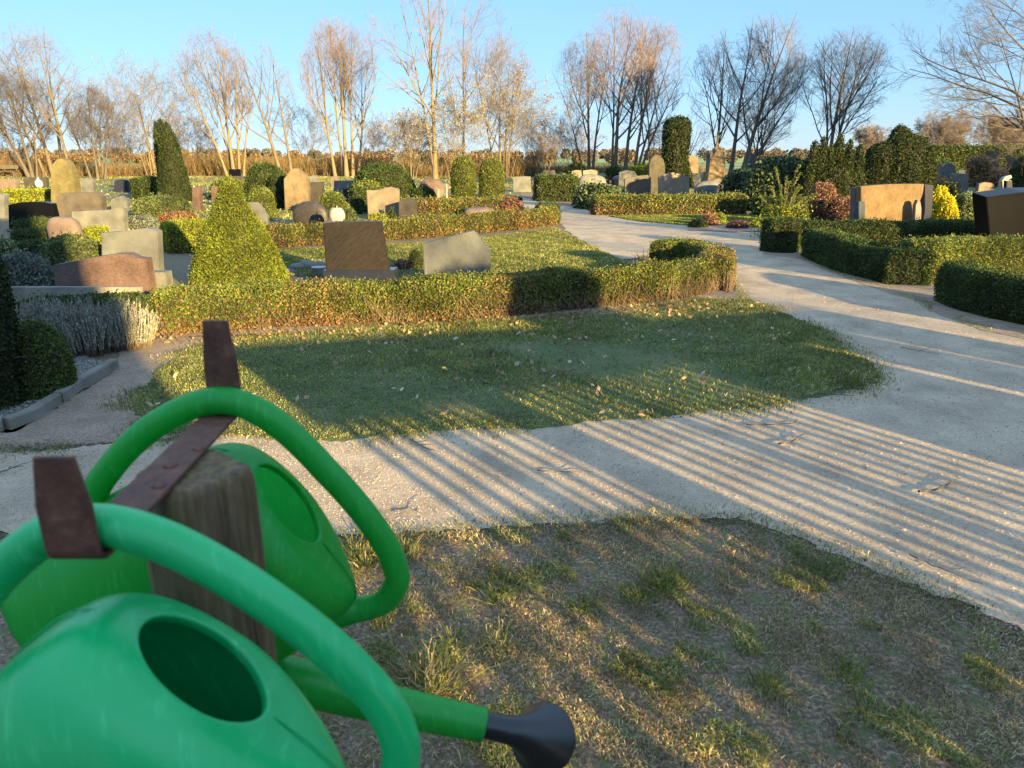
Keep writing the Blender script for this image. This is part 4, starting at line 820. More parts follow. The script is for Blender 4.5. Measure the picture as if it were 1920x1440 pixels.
# left foreground bed
shrub(-30, 52, 450, 530, DOME, ev('laurel'), 'round variegated bush at the left edge below the dark hedges', seed=77, leaf=.04, lumps=.12)
shrub(8, 110, 478, 552, DOME, ev('blue'), 'grey green prostrate juniper left of the reddish stone', name='juniper', seed=78, leaf=.035, lumps=.15, up=.5)
shrub(85, 200, 448, 530, DOME, ev('juniper'), 'spreading juniper between the speckled boulder and the reddish stone', name='juniper', seed=79, leaf=.04, lumps=.15, up=.5)
shrub(-170, 68, 380, 790, COL, ev('yew'), 'dark conifer cut by the left edge of the picture', 'conifer', 'dark_conifer', leaf=.024, seed=80, cap=90000)
shrub(15, 146, 606, 756, DOME, ev('box'), 'round dark green box ball in the gravel bed', 'topiary', 'box_ball', leaf=.020, seed=81, cap=70000, lumps=.04)
# lavender: upright silver shoots
def lavender(px, py, w, d, h, n, label, seed, rz=0):
    c = G(px, py); rg = np.random.default_rng(seed); r = np.sqrt(rg.random(n)); a = rg.uniform(0, 6.283, n); P = np.c_[np.cos(a) * r * w * .42, np.sin(a) * r * d * .42, np.zeros(n)]
    tip = P * np.array([1.25, 1.35, 0]) + rg.normal(0, .02, (n, 3)); tip[:, 2] = h * (1 - .38 * r ** 2) * rg.uniform(.75, 1.08, n)
    mid = (P + tip) / 2 * np.array([1, 1, 1.05]); L = np.stack([P, mid, tip], 1); V, Q = tubes(L, np.tile([.0035, .003, .002], (n, 1)), 3)
    m = n * 44; k = rg.integers(0, n, m); f = rg.uniform(.22, 1.0, m)[:, None]; Pl = P[k] * (1 - f) + tip[k] * f; Nn = norm(tip[k] - P[k])
    V2, Q2 = leaves(Pl, Nn, .028, .0055, rg, 1.0, .7, .004, .004); VV, QQ = cat([(V, Q), (V2, Q2)]); mi = np.ones(len(QQ), int); mi[:len(Q)] = 0
    return tag(link('lavender', npmesh('lavender', VV, QQ, mats=[M['lavstem'], M['lav']], midx=mi), loc=(c[0], c[1], 0)), label, 'lavender', 'lavender bushes before the front hedge')
lavender(95, 655, .62, .5, .43, 620, 'left lavender bush wholly in shade behind the box ball', 91)
lavender(160, 662, .5, .5, .45, 560, 'middle lavender bush with brown foot at the kerb end', 92)
lavender(235, 650, .52, .45, .40, 560, 'right lavender bush lit by the sun against the hedge', 93)
# broom: arching pale stalks
c = G(1462, 446); rg = np.random.default_rng(5); LL = []
for k in range(26):
    a_ = rg.uniform(0, 6.28); s_ = rg.uniform(.25, 1); tipx = .62 * math.cos(a_) * s_; tipy = .4 * math.sin(a_) * s_; hh = rg.uniform(.75, 1.55) * (1.15 - .5 * s_)
    LL.append(np.array([[rg.normal(0, .05), rg.normal(0, .05), 0], [tipx * .35, tipy * .35, hh * .55], [tipx * .75, tipy * .75, hh * .9], [tipx, tipy, hh]]))
V, Q = tubes(np.array([smoothline(l_, 4) for l_ in LL]), np.tile(np.linspace(.014, .006, 13), (26, 1)), 4)
Pn = np.concatenate([smoothline(l_, 10)[5:] for l_ in LL]); Pn = np.repeat(Pn, 5, 0) + rg.normal(0, .012, (len(Pn) * 5, 3)); V2, Q2 = leaves(Pn, norm(rg.normal(size=Pn.shape)), .05, .02, rg, .6, .3, .01, .01)
P3 = rg.normal(0, 1, (2600, 3)) * np.array([.22, .18, .0]) + np.c_[np.zeros((2600, 2)), rg.random(2600) ** 1.3 * .65]; V3, Q3 = leaves(P3, norm(rg.normal(size=P3.shape)), .055, .025, rg, .6, .5, .01, .01)
VV, QQ = cat([(V, Q), (V2, Q2), (V3, Q3)]); mi = np.zeros(len(QQ), int); mi[len(Q):] = 1; mi[len(Q) + len(Q2):] = 2
tag(link('broom_plant', npmesh('broom_plant', VV, QQ, mats=[M['bark_pale'], M['grass_light'], M['lime']], midx=mi), loc=(c[0], c[1], 0)), 'spiky broom plant with pale arching stalks above the hedge stub', 'broom')
# gravel bed with kerb on the left
bed_px = [(-300, 800), (0, 800), (50, 790), (100, 765), (160, 725), (212, 690), (150, 668), (0, 680), (-300, 700)]
sheet('gravel_bed', gpoly(bed_px), .02, M['ground'])
P = fillpoly(gpoly(bed_px), 9000, np.random.default_rng(3)); V, T = octas(P, .009, np.random.default_rng(3), .022)
tag(link('bed_gravel', npmesh('bed_gravel', V, None, T, mats=[pebmat('white_and_grey_pebbles', [(.05, .045, .045), (.15, .14, .13), (.26, .25, .24), (.1, .09, .09)])])), 'grey and white pebbles in the bed inside the kerb', 'pebbles', kind='stuff')
kb = [np.append(G(*p), 0) for p in [(-140, 822), (10, 806)]], [np.append(G(*p), 0) for p in [(14, 806), (60, 788), (108, 758)]], [np.append(G(*p), 0) for p in [(111, 756), (160, 722), (216, 690)]]
for k, q in enumerate(kb):
    q = np.array(q)[:, :2]; T_ = norm(np.gradient(q, axis=0)); Nn_ = np.stack([-T_[:, 1], T_[:, 0]], 1); w_ = .032; bm = bmesh.new(); rows = []
    for p_, n_ in zip(q, Nn_): rows.append([bm.verts.new((p_[0] + n_[0] * s_ * w_, p_[1] + n_[1] * s_ * w_, z_)) for s_, z_ in ((-1, -.05), (-1, .065), (-.8, .075), (.8, .075), (1, .065), (1, -.05))])
    for a_, b2 in zip(rows[:-1], rows[1:]):
        for j in range(6): bm.faces.new((a_[j], a_[(j + 1) % 6], b2[(j + 1) % 6], b2[j]))
    bm.faces.new(rows[0]); bm.faces.new(rows[-1][::-1]); o = bm_obj('kerb_stone', bm, M['concrete']); tag(o, ['short kerb stone at the left end of the gravel bed', 'middle kerb stone where the bed edge bends', 'long kerb stone running up towards the lavender'][k], 'kerb stone', 'kerb stones round the gravel bed')
a_, b2 = G(28, 592), G(272, 592); bm = bmesh.new(); box(bm, a_[0], b2[0], a_[1] - .02, a_[1] + .05, 0, .295, .006); tag(bm_obj('stone_edging', bm, M['concrete']), 'thin pale stone edging in front of the reddish slab', 'edging')

# ================================================================= GRAVESTONES
def stone(pts, ybase, th, mat, label, smooth=0, name='gravestone', bev=.012, rz=0, Y=None, catg='gravestone', zmin=-.03):
    """pts: photo pixels of the top outline from left foot to right foot; the face stands on the ground at ybase"""
    P = np.array(pts, float); xc = P[:, 0].mean(); Y = Y or G(xc, ybase)[1]
    q = np.array([PL(x, y, Y) for x, y in P]); cx = (q[0, 0] + q[-1, 0]) / 2
    if smooth: q = smoothline(q, smooth)
    q[:, 0] -= cx; poly = [(q[0, 0], zmin)] + [tuple(v) for v in q if v[1] > 0.02] + [(q[-1, 0], zmin)]
    bm = bmesh.new(); f = bm.faces.new([bm.verts.new((x, 0, z)) for x, z in poly]); r = bmesh.ops.extrude_face_region(bm, geom=[f])
    for v in r['geom']:
        if isinstance(v, bmesh.types.BMVert): v.co.y += th
    bmesh.ops.recalc_face_normals(bm, faces=bm.faces)
    fr = [e_ for e_ in bm.edges if (abs(e_.verts[0].co.y - e_.verts[1].co.y) < 1e-5) and max(e_.verts[0].co.z, e_.verts[1].co.z) > 0]
    bmesh.ops.bevel(bm, geom=fr, offset=min(bev, .1 * th + .006), segments=2, affect='EDGES')
    bmesh.ops.translate(bm, vec=(0, -th / 2, 0), verts=bm.verts)
    o = bm_obj(name, bm, mat, None, (cx, Y + th / 2, 0), (0, 0, R(rz)))
    return tag(o, label, catg, 'gravestones among the hedges')
def boulder(xl, xr, yt, yb, mat, label, flat=1.0, depth=.5, seed=1, shape=2.6, Y=None, name='gravestone'):
    xc = (xl + xr) / 2; Y = Y or G(xc, yb)[1]; w = (xr - xl) * mpp(Y); x, _ = PL(xc, yb, Y); h = PL(xc, yt, Y + w * depth * .3)[1]
    bm = bmesh.new(); bmesh.ops.create_icosphere(bm, subdivisions=4, radius=1); co = np.array([v.co[:] for v in bm.verts]); s_ = np.sign(co) * np.abs(co) ** (2 / shape)
    V = s_ * np.array([w / 2, w * depth / 2, h * .62]) + np.array([0, 0, h * .38]); V += norm(V) * (lump(V, 3.2 / w, seed) * w * .035)[:, None]; V[:, 2] = np.maximum(V[:, 2], -.03)
    for v, c_ in zip(bm.verts, V): v.co = c_
    o = bm_obj(name, bm, mat, None, (x, Y + w * depth / 2, 0), smooth=True); return tag(o, label, 'gravestone', 'gravestones among the hedges')
st = stone
st([(-30, 335), (27, 335), (32, 350), (32, 366)], 374, .2, M['st_pink'], 'plain pink stone cut by the left edge, highest row', name='gravestone')
st([(42, 333), (86, 333), (88, 366)], 370, .2, M['st_dark'], 'dark grey stone with a teal lantern before it')
st([(95, 400), (95, 320), (98, 308), (105, 300), (113, 297), (121, 300), (129, 310), (135, 324), (140, 350), (141, 400)], 402, .3, M['st_moss'], 'tall round topped mossy stone, tallest on the left', smooth=0)
st([(142, 364), (142, 340), (152, 337), (160, 334), (174, 335), (176, 362)], 370, .2, M['st_grey'], 'grey stone behind yellow and orange flowers')
st([(214, 358), (214, 339), (226, 336), (238, 338), (239, 356)], 361, .2, M['st_navy'], 'small dark blue stone on the far left lawn')
st([(240, 355), (241, 336), (262, 335), (262, 355)], 358, .2, M['st_dark'], 'small grey stone right of the dark blue one')
st([(264, 355), (266, 340), (276, 334), (288, 333), (292, 345), (292, 355)], 357, .2, M['st_red'], 'small reddish far stone just above the square dark hedge')
st([(106, 402), (106, 368), (112, 362), (150, 361), (182, 361), (190, 369), (193, 402)], 412, .22, M['st_brown'], 'wide brown slab in front of the tall mossy stone')
st([(208, 392), (208, 374), (228, 367), (238, 374), (239, 392)], 396, .15, M['st_grey'], 'small grey stone with a peaked top behind the wide light slab')
st([(16, 425), (15, 384), (34, 380), (58, 378.5), (82, 379), (96, 382), (103, 410), (106, 425)], 430, .2, M['st_black'], 'polished black stone with an arched top')
st([(-20, 400), (-20, 362), (4, 364), (8, 368), (8, 404)], 410, .2, M['st_grey'], 'grey stone edge cut by the left border beside the black stone')
boulder(89, 150, 407, 464, M['st_pink'], 'squat rounded pinkish boulder stone, half in shade', seed=3, depth=.45, shape=3.2)
st([(134, 440), (134, 397), (170, 395), (204, 394), (214, 391), (224, 389.5), (232, 392), (234, 440)], 446, .16, M['st_light'], 'wide light grey slab with a raised right corner')
st([(190, 508), (190, 437), (222, 435), (250, 431), (272, 428), (284, 430), (294, 434), (298, 508)], 530, .16, M['st_grey'], 'large grey granite slab behind the reddish stone')
a_ = G(296, 545); bm = bmesh.new(); box(bm, -.12, .12, 0, .18, 0, .22, .006); tag(bm_obj('stone_block', bm, M['st_light'], None, (a_[0], a_[1], 0)), 'small pale stone block at the foot of the grey slab', 'stone block')
st([(103, 548), (100, 497), (140, 490), (178, 482.5), (215, 477), (238, 476), (246, 479), (254, 484), (272, 486), (283, 548)], 560, .17, M['st_red'], 'reddish granite slab with a curved shoulder, nearest on the left')
st([(360, 392), (360, 352), (375, 351), (376, 392)], 396, .2, M['st_red'], 'narrow reddish pillar right of the tall thuja', bev=.01)
st([(396, 368), (396, 350), (407, 350), (407, 368)], 386, .2, M['st_red'], 'second narrow reddish pillar beside the golden spruce tip', bev=.01)
st([(429, 334), (429, 317), (438, 317), (440, 319), (442, 317), (450, 317), (451, 334)], 346, .15, M['st_black'], 'far black open book stone with a white figure')
st([(440, 329), (439.5, 320), (441, 318), (442.5, 322), (443, 329)], 345.6, .1, M['st_white'], 'thin white figure inlaid before the black book stone', name='stone_figure', catg='figure', bev=.002)
st([(421, 345), (423, 332), (440, 330), (460, 331), (463, 345)], 347, .5, M['st_dark'], 'grey base stone under the black open book')
st([(460, 425), (458, 380), (482, 379), (490, 388), (500, 402), (503, 425)], 430, .12, M['st_light'], 'whitish stone with a stepped right edge behind the spruce')
st([(534, 392), (532, 336), (538, 328), (544, 320), (550, 316), (558, 316), (564, 321), (571, 328), (577, 336), (579, 392)], 396, .26, M['st_sand'], 'tall sandstone with a rounded shouldered top, sunlit')
st([(580, 378), (579, 342), (604, 341), (606, 378)], 384, .2, M['st_dark'], 'dark upright stone right of the tall sandstone')
st([(579, 345), (580, 331), (594, 329), (596, 345)], 352, .2, M['st_grey'], 'tiny grey far stone above the dark upright one')
boulder(548, 616, 376, 428, M['st_wave2'], 'dark streaked half round stone beside the white apple', seed=5, depth=.3, shape=2.2)
# white apple
Yb = G(630, 436)[1]; x_, z_ = PL(632, 404, Yb); e = empty('apple_sculpture', (x_, Yb, 0)); tag(e, 'white apple shaped stone sculpture beside the streaked dark stone', 'sculpture')
bm = bmesh.new(); bmesh.ops.create_uvsphere(bm, u_segments=28, v_segments=18, radius=1)
for v in bm.verts:
    r_ = math.hypot(v.co.x, v.co.y); k_ = 1 - .28 * math.exp(-(r_ / .35) ** 2) * (1 if v.co.z > 0 else .5); v.co = Vector((v.co.x * .17, v.co.y * .10, v.co.z * .19 * k_))
bm_obj('apple', bm, M['st_white'], e, (0, 0, max(.2, z_)), smooth=True)
V, Q = tubes(np.array([[[0, 0, 0], [.01, 0, .05], [.04, 0, .09]]], float), np.array([[.012, .014, .01]]), 8); link('stalk', npmesh('stalk', V, Q, mats=[M['st_white']], smooth=True), e, (0, 0, max(.2, z_) + .14))
bm = bmesh.new(); box(bm, -.12, .12, -.08, .08, 0, max(.2, z_) - .15, .008); bm_obj('base', bm, M['st_white'], e)
# banded slab with plinth
e2 = st([(612, 517), (608, 460), (605, 419), (637, 416.5), (680, 415.5), (712, 416), (720, 460), (728, 505)], 540, .16, M['st_wave'], 'dark banded stone slab, slightly leaning, on a black plinth')
a_ = G(608, 540); b2 = G(742, 540); bm = bmesh.new(); box(bm, a_[0], b2[0], a_[1] - .03, a_[1] + .26, 0, PL(600, 506, a_[1])[1], .008); tag(bm_obj('plinth', bm, M['st_navy']), 'long black plinth under the dark banded slab', 'plinth')
st([(796, 522), (792, 458), (840, 445), (888, 432.5), (904, 452), (920, 473), (919, 522)], 546, .13, M['st_grey'], 'grey granite pentagon stone with a slanting top', bev=.008)
st([(620, 345), (620, 334), (626, 331), (634, 332), (636, 345)], 350, .2, M['st_pink'], 'tiny pink far stone left of the small pale slab')
st([(625, 366), (626, 339), (664, 338), (665, 366)], 372, .2, M['st_light'], 'small pale slab left of the lit clipped dome')
st([(643, 372), (643, 354), (662, 353), (663, 372)], 378, .16, M['st_navy'], 'low dark blue stone in front of the small pale slab')
st([(690, 404), (687, 356.5), (700, 357), (712, 356), (722, 352), (732, 350.5), (742, 353), (748, 356), (748, 404)], 412, .17, M['st_cream'], 'wavy topped pale stone lit by the sun')
st([(748, 412), (747, 378), (758, 375), (766, 372.5), (774, 374), (780, 379), (782, 412)], 416, .17, M['st_dark'], 'dark brown stone with a hump, right of the wavy pale one')
boulder(787, 832, 334, 372, M['st_red'], 'rounded red boulder stone with a wooden heart sign before it', seed=7, depth=.5)
# heart on stakes
Yh = G(826, 405)[1]; e = empty('heart_sign', (PL(829, 355, Yh)[0], Yh, 0)); tag(e, 'large heart shaped board held up on two pale stakes', 'grave ornament')
hx, hz = PL(829, 354, Yh); bm = bmesh.new(); pts = []
for i in range(40):
    t = i / 40 * 2 * math.pi; pts.append((16 * math.sin(t) ** 3 / 16 * .20, (13 * math.cos(t) - 5 * math.cos(2 * t) - 2 * math.cos(3 * t) - math.cos(4 * t)) / 16 * .19))
f = bm.faces.new([bm.verts.new((x, 0, z)) for x, z in pts]); r_ = bmesh.ops.extrude_face_region(bm, geom=[f])
for v in r_['geom']:
    if isinstance(v, bmesh.types.BMVert): v.co.y += .04
bm_obj('heart', bm, M['st_pink'], e, (0, 0, hz)); 
for sx in (-.10, .12):
    bm = bmesh.new(); box(bm, sx - .018, sx + .018, -.035, -.003, 0, hz - .02 if sx < 0 else hz + .12, .003); bm_obj('stake', bm, M['wood'], e)
boulder(868, 928, 388, 412, M['st_pink'], 'flat low boulder in front of the low hedge', seed=9, depth=.7, shape=3)
# right of the path, far rows
st([(962, 356), (962, 332), (980, 330.5), (995, 331), (996, 356)], 360, .2, M['st_grey'], 'plain grey slab beside the far end of the path')
boulder(947, 961, 327, 342, M['st_red'], 'small orange boulder at the left of the far grey slab', seed=11, Y=60)
boulder(962, 976, 321, 334, M['st_cream'], 'small cream boulder above the far grey slab', seed=12, Y=62)
st([(997, 350), (998, 338), (1004, 336), (1005, 350)], 356, .2, M['st_pink'], 'narrow pink stone touching the far grey slab')
st([(1008, 336), (1008, 328), (1014, 326), (1022, 326), (1028, 330), (1028, 338)], 348, .2, M['st_dark'], 'far dark arched stone above the square hedge block')
st([(1018, 330), (1018, 320), (1028, 318.5), (1040, 319), (1042, 330)], 340, .2, M['st_pink'], 'far pale pink flat stone, back row')
boulder(1029, 1046, 326, 338, M['st_grey'], 'far low grey boulder right of the dark arched stone', seed=13, Y=52)
st([(1055, 338), (1055, 326), (1060, 325), (1063, 329), (1064, 338)], 346, .2, M['st_cream'], 'narrow cream far stone left of the dark yew ball')
st([(1072, 342), (1072, 321), (1080, 319), (1090, 319.5), (1092, 342)], 352, .2, M['st_cream'], 'cream stone, left one of the touching pair')
st([(1093, 342), (1093, 320), (1108, 318), (1124, 320), (1126, 342)], 352, .2, M['st_cream'], 'cream stone, right one of the touching pair')
boulder(1086, 1138, 326, 362, M['st_light'], 'broad rounded pale stone behind the path rhododendron', seed=14, depth=.4, Y=34)
st([(1142, 325), (1142, 314), (1154, 312.5), (1165, 313), (1166, 325)], 336, .2, M['st_red'], 'small red granite stone above the far hedge')
st([(1160, 338), (1161, 323), (1175, 319), (1190, 321), (1195, 330), (1195, 338)], 350, .2, M['st_light'], 'low grey far stone behind the speckled boulder')
boulder(1149, 1173, 329, 350, M['st_grey'], 'speckled round boulder left of the plain brown slab', seed=15, Y=40)
st([(1172, 370), (1171, 335), (1195, 330), (1215, 328), (1221, 332), (1220, 370)], 378, .2, M['st_brown'], 'plain brown slab left of the gothic arched stone')
st([(1218, 368), (1217, 310), (1220, 299), (1226, 292), (1232, 289.5), (1238, 292), (1244, 299), (1247, 310), (1247, 368)], 372, .3, M['st_dgrey'], 'tall dark gothic arched stone left of the yew column')
st([(1236, 368), (1236, 332), (1244, 328), (1254, 325), (1262, 323.5), (1271, 325), (1282, 329.5), (1293, 332), (1293, 368)], 382, .22, M['st_cream'], 'cream stone with a curved peak in front of the yew column')
st([(1267, 330), (1265.5, 305), (1272, 304), (1278, 306), (1274, 330)], 356, .15, M['st_white'], 'slim white stele peeping over the peaked cream stone')
boulder(1301, 1356, 338, 384, M['st_grey'], 'left rounded stone of the pair behind the straight hedge', seed=16, depth=.4, Y=26.5)
boulder(1344, 1407, 339, 386, M['st_pink'], 'right rounded pink stone of the pair behind the straight hedge', seed=17, depth=.4, Y=25.5)
st([(1282, 330), (1282, 294), (1290, 292), (1303, 292), (1309, 296), (1310, 330)], 346, .4, M['st_sand'], 'big square far stone right of the yew column')
st([(1298, 340), (1299, 325), (1313, 325), (1314, 340)], 350, .3, M['st_light'], 'pale stone block left of the gothic monument')
st([(1402, 316), (1402, 306), (1406, 300), (1408, 288), (1416, 288), (1417, 286.5), (1425, 287), (1423, 300), (1420, 316)], 338, .3, M['st_light'], 'pale far stone with a rounded foot above the rhododendrons')
# gothic monument
Yg = 36.0; e = empty('gothic_monument', (PL(1339, 340, Yg)[0], Yg, 0)); tag(e, 'tall sandstone monument with gables, pinnacles and a cross', 'monument')
def zz(y): return PL(1339, y, Yg)[1]
k_ = mpp(Yg)
bm = bmesh.new(); box(bm, -17 * k_, 17 * k_, -17 * k_, 17 * k_, 0, zz(322), .03); bm_obj('base', bm, M['st_sand'], e)
bm = bmesh.new(); box(bm, -14 * k_, 14 * k_, -13 * k_, 13 * k_, zz(322), zz(298), .015); bm_obj('shaft', bm, M['st_sand'], e)
def pyr(w, z0, z1, x=0, y=0, name='spire'):
    bm = bmesh.new(); vs = [bm.verts.new((x + sx * w, y + sy * w, z0)) for sx, sy in ((-1, -1), (1, -1), (1, 1), (-1, 1))]; t = [bm.verts.new((x + sx * w * .12, y + sy * w * .12, z1)) for sx, sy in ((-1, -1), (1, -1), (1, 1), (-1, 1))]
    for i in range(4): bm.faces.new((vs[i], vs[(i + 1) % 4], t[(i + 1) % 4], t[i]))
    bm.faces.new(vs[::-1]); bm.faces.new(t); return bm_obj(name, bm, M['st_sand'], e)
for s_, nm in ((-1, 'gable'), (1, 'gable')):
    bm = bmesh.new(); a1 = [bm.verts.new((x, s_ * 13 * k_ + dy, z)) for dy in (-.04, .04) for x, z in ((-13 * k_, zz(298)), (0, zz(276)), (13 * k_, zz(298)))]
    bm.faces.new(a1[:3]); bm.faces.new(a1[3:][::-1])
    for i in range(3): bm.faces.new((a1[i], a1[(i + 1) % 3], a1[3 + (i + 1) % 3], a1[3 + i]))
    bm_obj('gable', bm, M['st_sand'], e)
pyr(9 * k_, zz(298), zz(266))
for sx in (-1, 1):
    for sy in (-1, 1): 
        bm = bmesh.new(); x0, y0 = sx * 12.5 * k_, sy * 12 * k_; box(bm, x0 - 1.8 * k_, x0 + 1.8 * k_, y0 - 1.8 * k_, y0 + 1.8 * k_, zz(298), zz(290)); bm_obj('pinnacle', bm, M['st_light'], e); pyr(2.4 * k_, zz(290), zz(281), x0, y0, 'pinnacle')
bm = bmesh.new(); box(bm, -1.6 * k_, 1.6 * k_, -1.6 * k_, 1.6 * k_, zz(268), zz(246), .01); box(bm, -5.5 * k_, 5.5 * k_, -1.4 * k_, 1.4 * k_, zz(258), zz(254.5), .01); bm_obj('cross', bm, M['st_sand'], e)
# right group
YS = G(1670, 440)[1]
e_ = st([(1614, 420), (1614, 350), (1640, 347.5), (1672, 345.5), (1705, 345), (1733, 345), (1731, 362), (1726, 375), (1722, 390), (1720, 420)], 438, .22, M['st_slab'], 'broad rough sandstone slab glowing in the sun')
st([(1604, 385), (1604, 352), (1614, 351), (1614, 385)], 434, .24, M['st_blue'], 'upper blue grey block on the left of the broad sandstone slab', bev=.006)
st([(1610, 420), (1610, 378), (1622, 378), (1622, 420)], 439.5, .2, M['st_blue'], 'narrow blue grey pillar against the left foot of the sandstone slab', bev=.006)
st([(1734, 395), (1734, 346), (1750, 347), (1748, 395)], 434, .2, M['st_navy'], 'dark upright block right of the broad sandstone slab', bev=.006)
st([(1715, 418), (1717, 385), (1721, 375), (1726, 378), (1728, 392), (1727, 418)], 440, .12, M['st_light'], 'pale curved side piece at the right foot of the sandstone slab', bev=.006)
Yd = 11.6
bm = bmesh.new(); q = [PL(x, y, Yd) for x, y in ((1862, 520), (1862, 371), (1925, 361), (2000, 358), (2080, 372), (2080, 520))]; cx = (q[0][0] + q[-1][0]) / 2
vf = [bm.verts.new((x - cx, 0, max(z, -.03))) for x, z in q]; vb = [bm.verts.new((x - cx - .12 * (i < 3) + .12 * (i >= 3), .26, max(z, -.03) + .06 * (0 < i < 5))) for i, (x, z) in enumerate(q)]
bm.faces.new(vf); bm.faces.new(vb[::-1])
for i in range(6): bm.faces.new((vf[i], vf[(i + 1) % 6], vb[(i + 1) % 6], vb[i]))
bmesh.ops.bevel(bm, geom=list(bm.edges), offset=.008, segments=2, affect='EDGES'); o = bm_obj('gravestone', bm, M['st_black'], None, (cx, Yd, 0), (0, 0, R(-9))); tag(o, 'large polished dark stone with a sloping left face, cut by the right border', 'gravestone', 'gravestones among the hedges')
st([(1724, 350), (1726, 323), (1746, 322), (1751, 324), (1752, 350)], 362, .25, M['st_grey'], 'mottled square stone just above the broad sandstone slab')
st([(1744, 325), (1744, 311), (1754, 307.5), (1765, 309), (1765, 325)], 348, .2, M['st_cream'], 'cream stone with a pointed top, back row on the right')
st([(1767, 325), (1768, 312), (1776, 305.5), (1784, 305.5), (1791, 312), (1792, 325)], 346, .2, M['st_grey'], 'round topped grey stone in the back row on the right')
st([(1784, 350), (1784, 326), (1800, 325), (1816, 326), (1816, 350)], 362, .2, M['st_light'], 'flat pale grey slab before the orange shrubs')
st([(1834, 358), (1836, 345), (1846, 341.5), (1860, 343), (1866, 346), (1865, 358)], 368, .2, M['st_pink'], 'low pink stone before the orange leaved shrub')
st([(1855, 316), (1857, 283), (1873, 283), (1874, 316)], 342, .35, M['st_brown'], 'tall dark column stone against the far dark hedge')
st([(1877, 360), (1878, 340), (1884, 332), (1896, 328), (1898, 333), (1890, 338), (1887, 345), (1887, 360)], 372, .2, M['st_white'], 'white curved edge stone beside the right border shrub')
st([(1887, 360), (1888, 339), (1898, 338), (1899, 360)], 373, .2, M['st_navy'], 'small navy stone held in the white curved edge')
st([(1894, 312), (1895, 296), (1905, 296), (1906, 312)], 342, .3, M['st_pink'], 'far small pink stone near the right border')
# extra ornaments
Yl = G(72, 372)[1]; x_, z_ = PL(73, 345, Yl); e = empty('grave_lantern', (x_, Yl, 0)); tag(e, 'teal ball lantern on a thin stem before a dark grey stone', 'lantern')
bm = bmesh.new(); bmesh.ops.create_uvsphere(bm, u_segments=18, v_segments=12, radius=.14); bmesh.ops.scale(bm, vec=(1, 1, 1.25), verts=bm.verts); bm_obj('globe', bm, M['teal'], e, (0, 0, z_), smooth=True)
V, Q = tubes(np.array([[[0, 0, 0], [.02, 0, z_ * .5], [0, 0, z_ - .1]]], float), np.full((1, 3), .015), 6); link('stem', npmesh('stem', V, Q, mats=[M['st_dark']]), e)
bm = bmesh.new(); bmesh.ops.create_cone(bm, cap_ends=True, segments=12, radius1=.05, radius2=.02, depth=.08); bm_obj('cap', bm, M['teal'], e, (0, 0, z_ + .2))
Yl = G(163, 366)[1] - .6; x_, z_ = PL(163, 356, Yl); rg = np.random.default_rng(8)
e = empty('flower_bowl', (x_, Yl, 0)); tag(e, 'bowl of yellow and orange flowers before a grey stone', 'flowers')
bm = bmesh.new(); bmesh.ops.create_cone(bm, cap_ends=True, segments=16, radius1=.12, radius2=.2, depth=max(.2, z_ - .1)); bm_obj('bowl', bm, M['st_dark'], e, (0, 0, max(.1, (z_ - .1) / 2)))
for k in range(16):
    bm = bmesh.new(); bmesh.ops.create_uvsphere(bm, u_segments=8, v_segments=6, radius=rg.uniform(.04, .07)); bm_obj('blossom', bm, M['yel_flower'] if rg.random() < .6 else M['or_flower'], e, (rg.uniform(-.26, .26), rg.uniform(-.1, .1), z_ + rg.uniform(-.05, .12)), smooth=True)
# bench far left
Yl = G(10, 332)[1]; x_, z_ = PL(8, 312, Yl); e = empty('park_bench', (x_, Yl, 0)); tag(e, 'dark park bench under the trees at the left edge', 'bench')
for nm, a_ in (('seat', (-.9, .9, -.25, .2, .42, .47)), ('backrest', (-.9, .9, .22, .27, .6, .9)), ('leg', (-.75, -.65, -.2, .27, 0, .42)), ('leg', (.65, .75, -.2, .27, 0, .42)), ('back_post', (-.74, -.66, .275, .31, .3, .88)), ('back_post', (.66, .74, .275, .31, .3, .88))):
    bm = bmesh.new(); box(bm, *a_, .01); bm_obj(nm, bm, M['bark_dark'], e)
# plants and stones in the bed behind the front hedge
rg = np.random.default_rng(12)
for k, (px, py, s_) in enumerate([(556, 505, .13), (578, 503, .15), (600, 500, .12), (540, 512, .1)]):
    c = G(px, py); bm = bmesh.new(); bmesh.ops.create_icosphere(bm, subdivisions=3, radius=1); co = np.array([v.co[:] for v in bm.verts]); V = co * np.array([s_, s_ * .7, s_ * .5]); V += norm(V) * (lump(V, 12, k) * s_ * .12)[:, None]
    for v, c_ in zip(bm.verts, V): v.co = c_
    tag(bm_obj('edging_stone', bm, M['st_light'], None, (c[0], c[1], s_ * .2), smooth=True), ['pale edging stone, first right of the spruce', 'largest pale edging stone behind the dark bed', 'pale edging stone touching the banded slab', 'smallest pale edging stone hard by the spruce'][k], 'stone', 'edging stones of the grave bed')
bedp = gpoly([(535, 545), (540, 502), (610, 498), (800, 492), (810, 545)]); sheet('grave_bed', ragged(bedp, .1, .03, 9), .016, plain('dark_bed_soil', (.05, .035, .028), .95, var=.5, scale=40, bumpy=1))
bedp = gpoly([(1290, 432), (1310, 410), (1425, 412), (1428, 434), (1370, 436)]); sheet('flower_bed', ragged(bedp, .15, .05, 9), .018, plain('reddish_bed_mulch', (.25, .15, .11), .95, var=.4, scale=30, bumpy=1))
shrub(768, 792, 470, 505, DOME, ev('hedge_dark'), 'tiny dark evergreen between the banded slab and the pentagon', seed=97, leaf=.03)
shrub(740, 770, 488, 508, DOME, ev('redbrown'), 'tiny reddish plant right of the banded slab', seed=98, leaf=.03, lumps=.3)
c = G(600, 520); e = empty('planter_bowl', (c[0], c[1], 0)); tag(e, 'small pale bowl left of the banded slab', 'bowl')
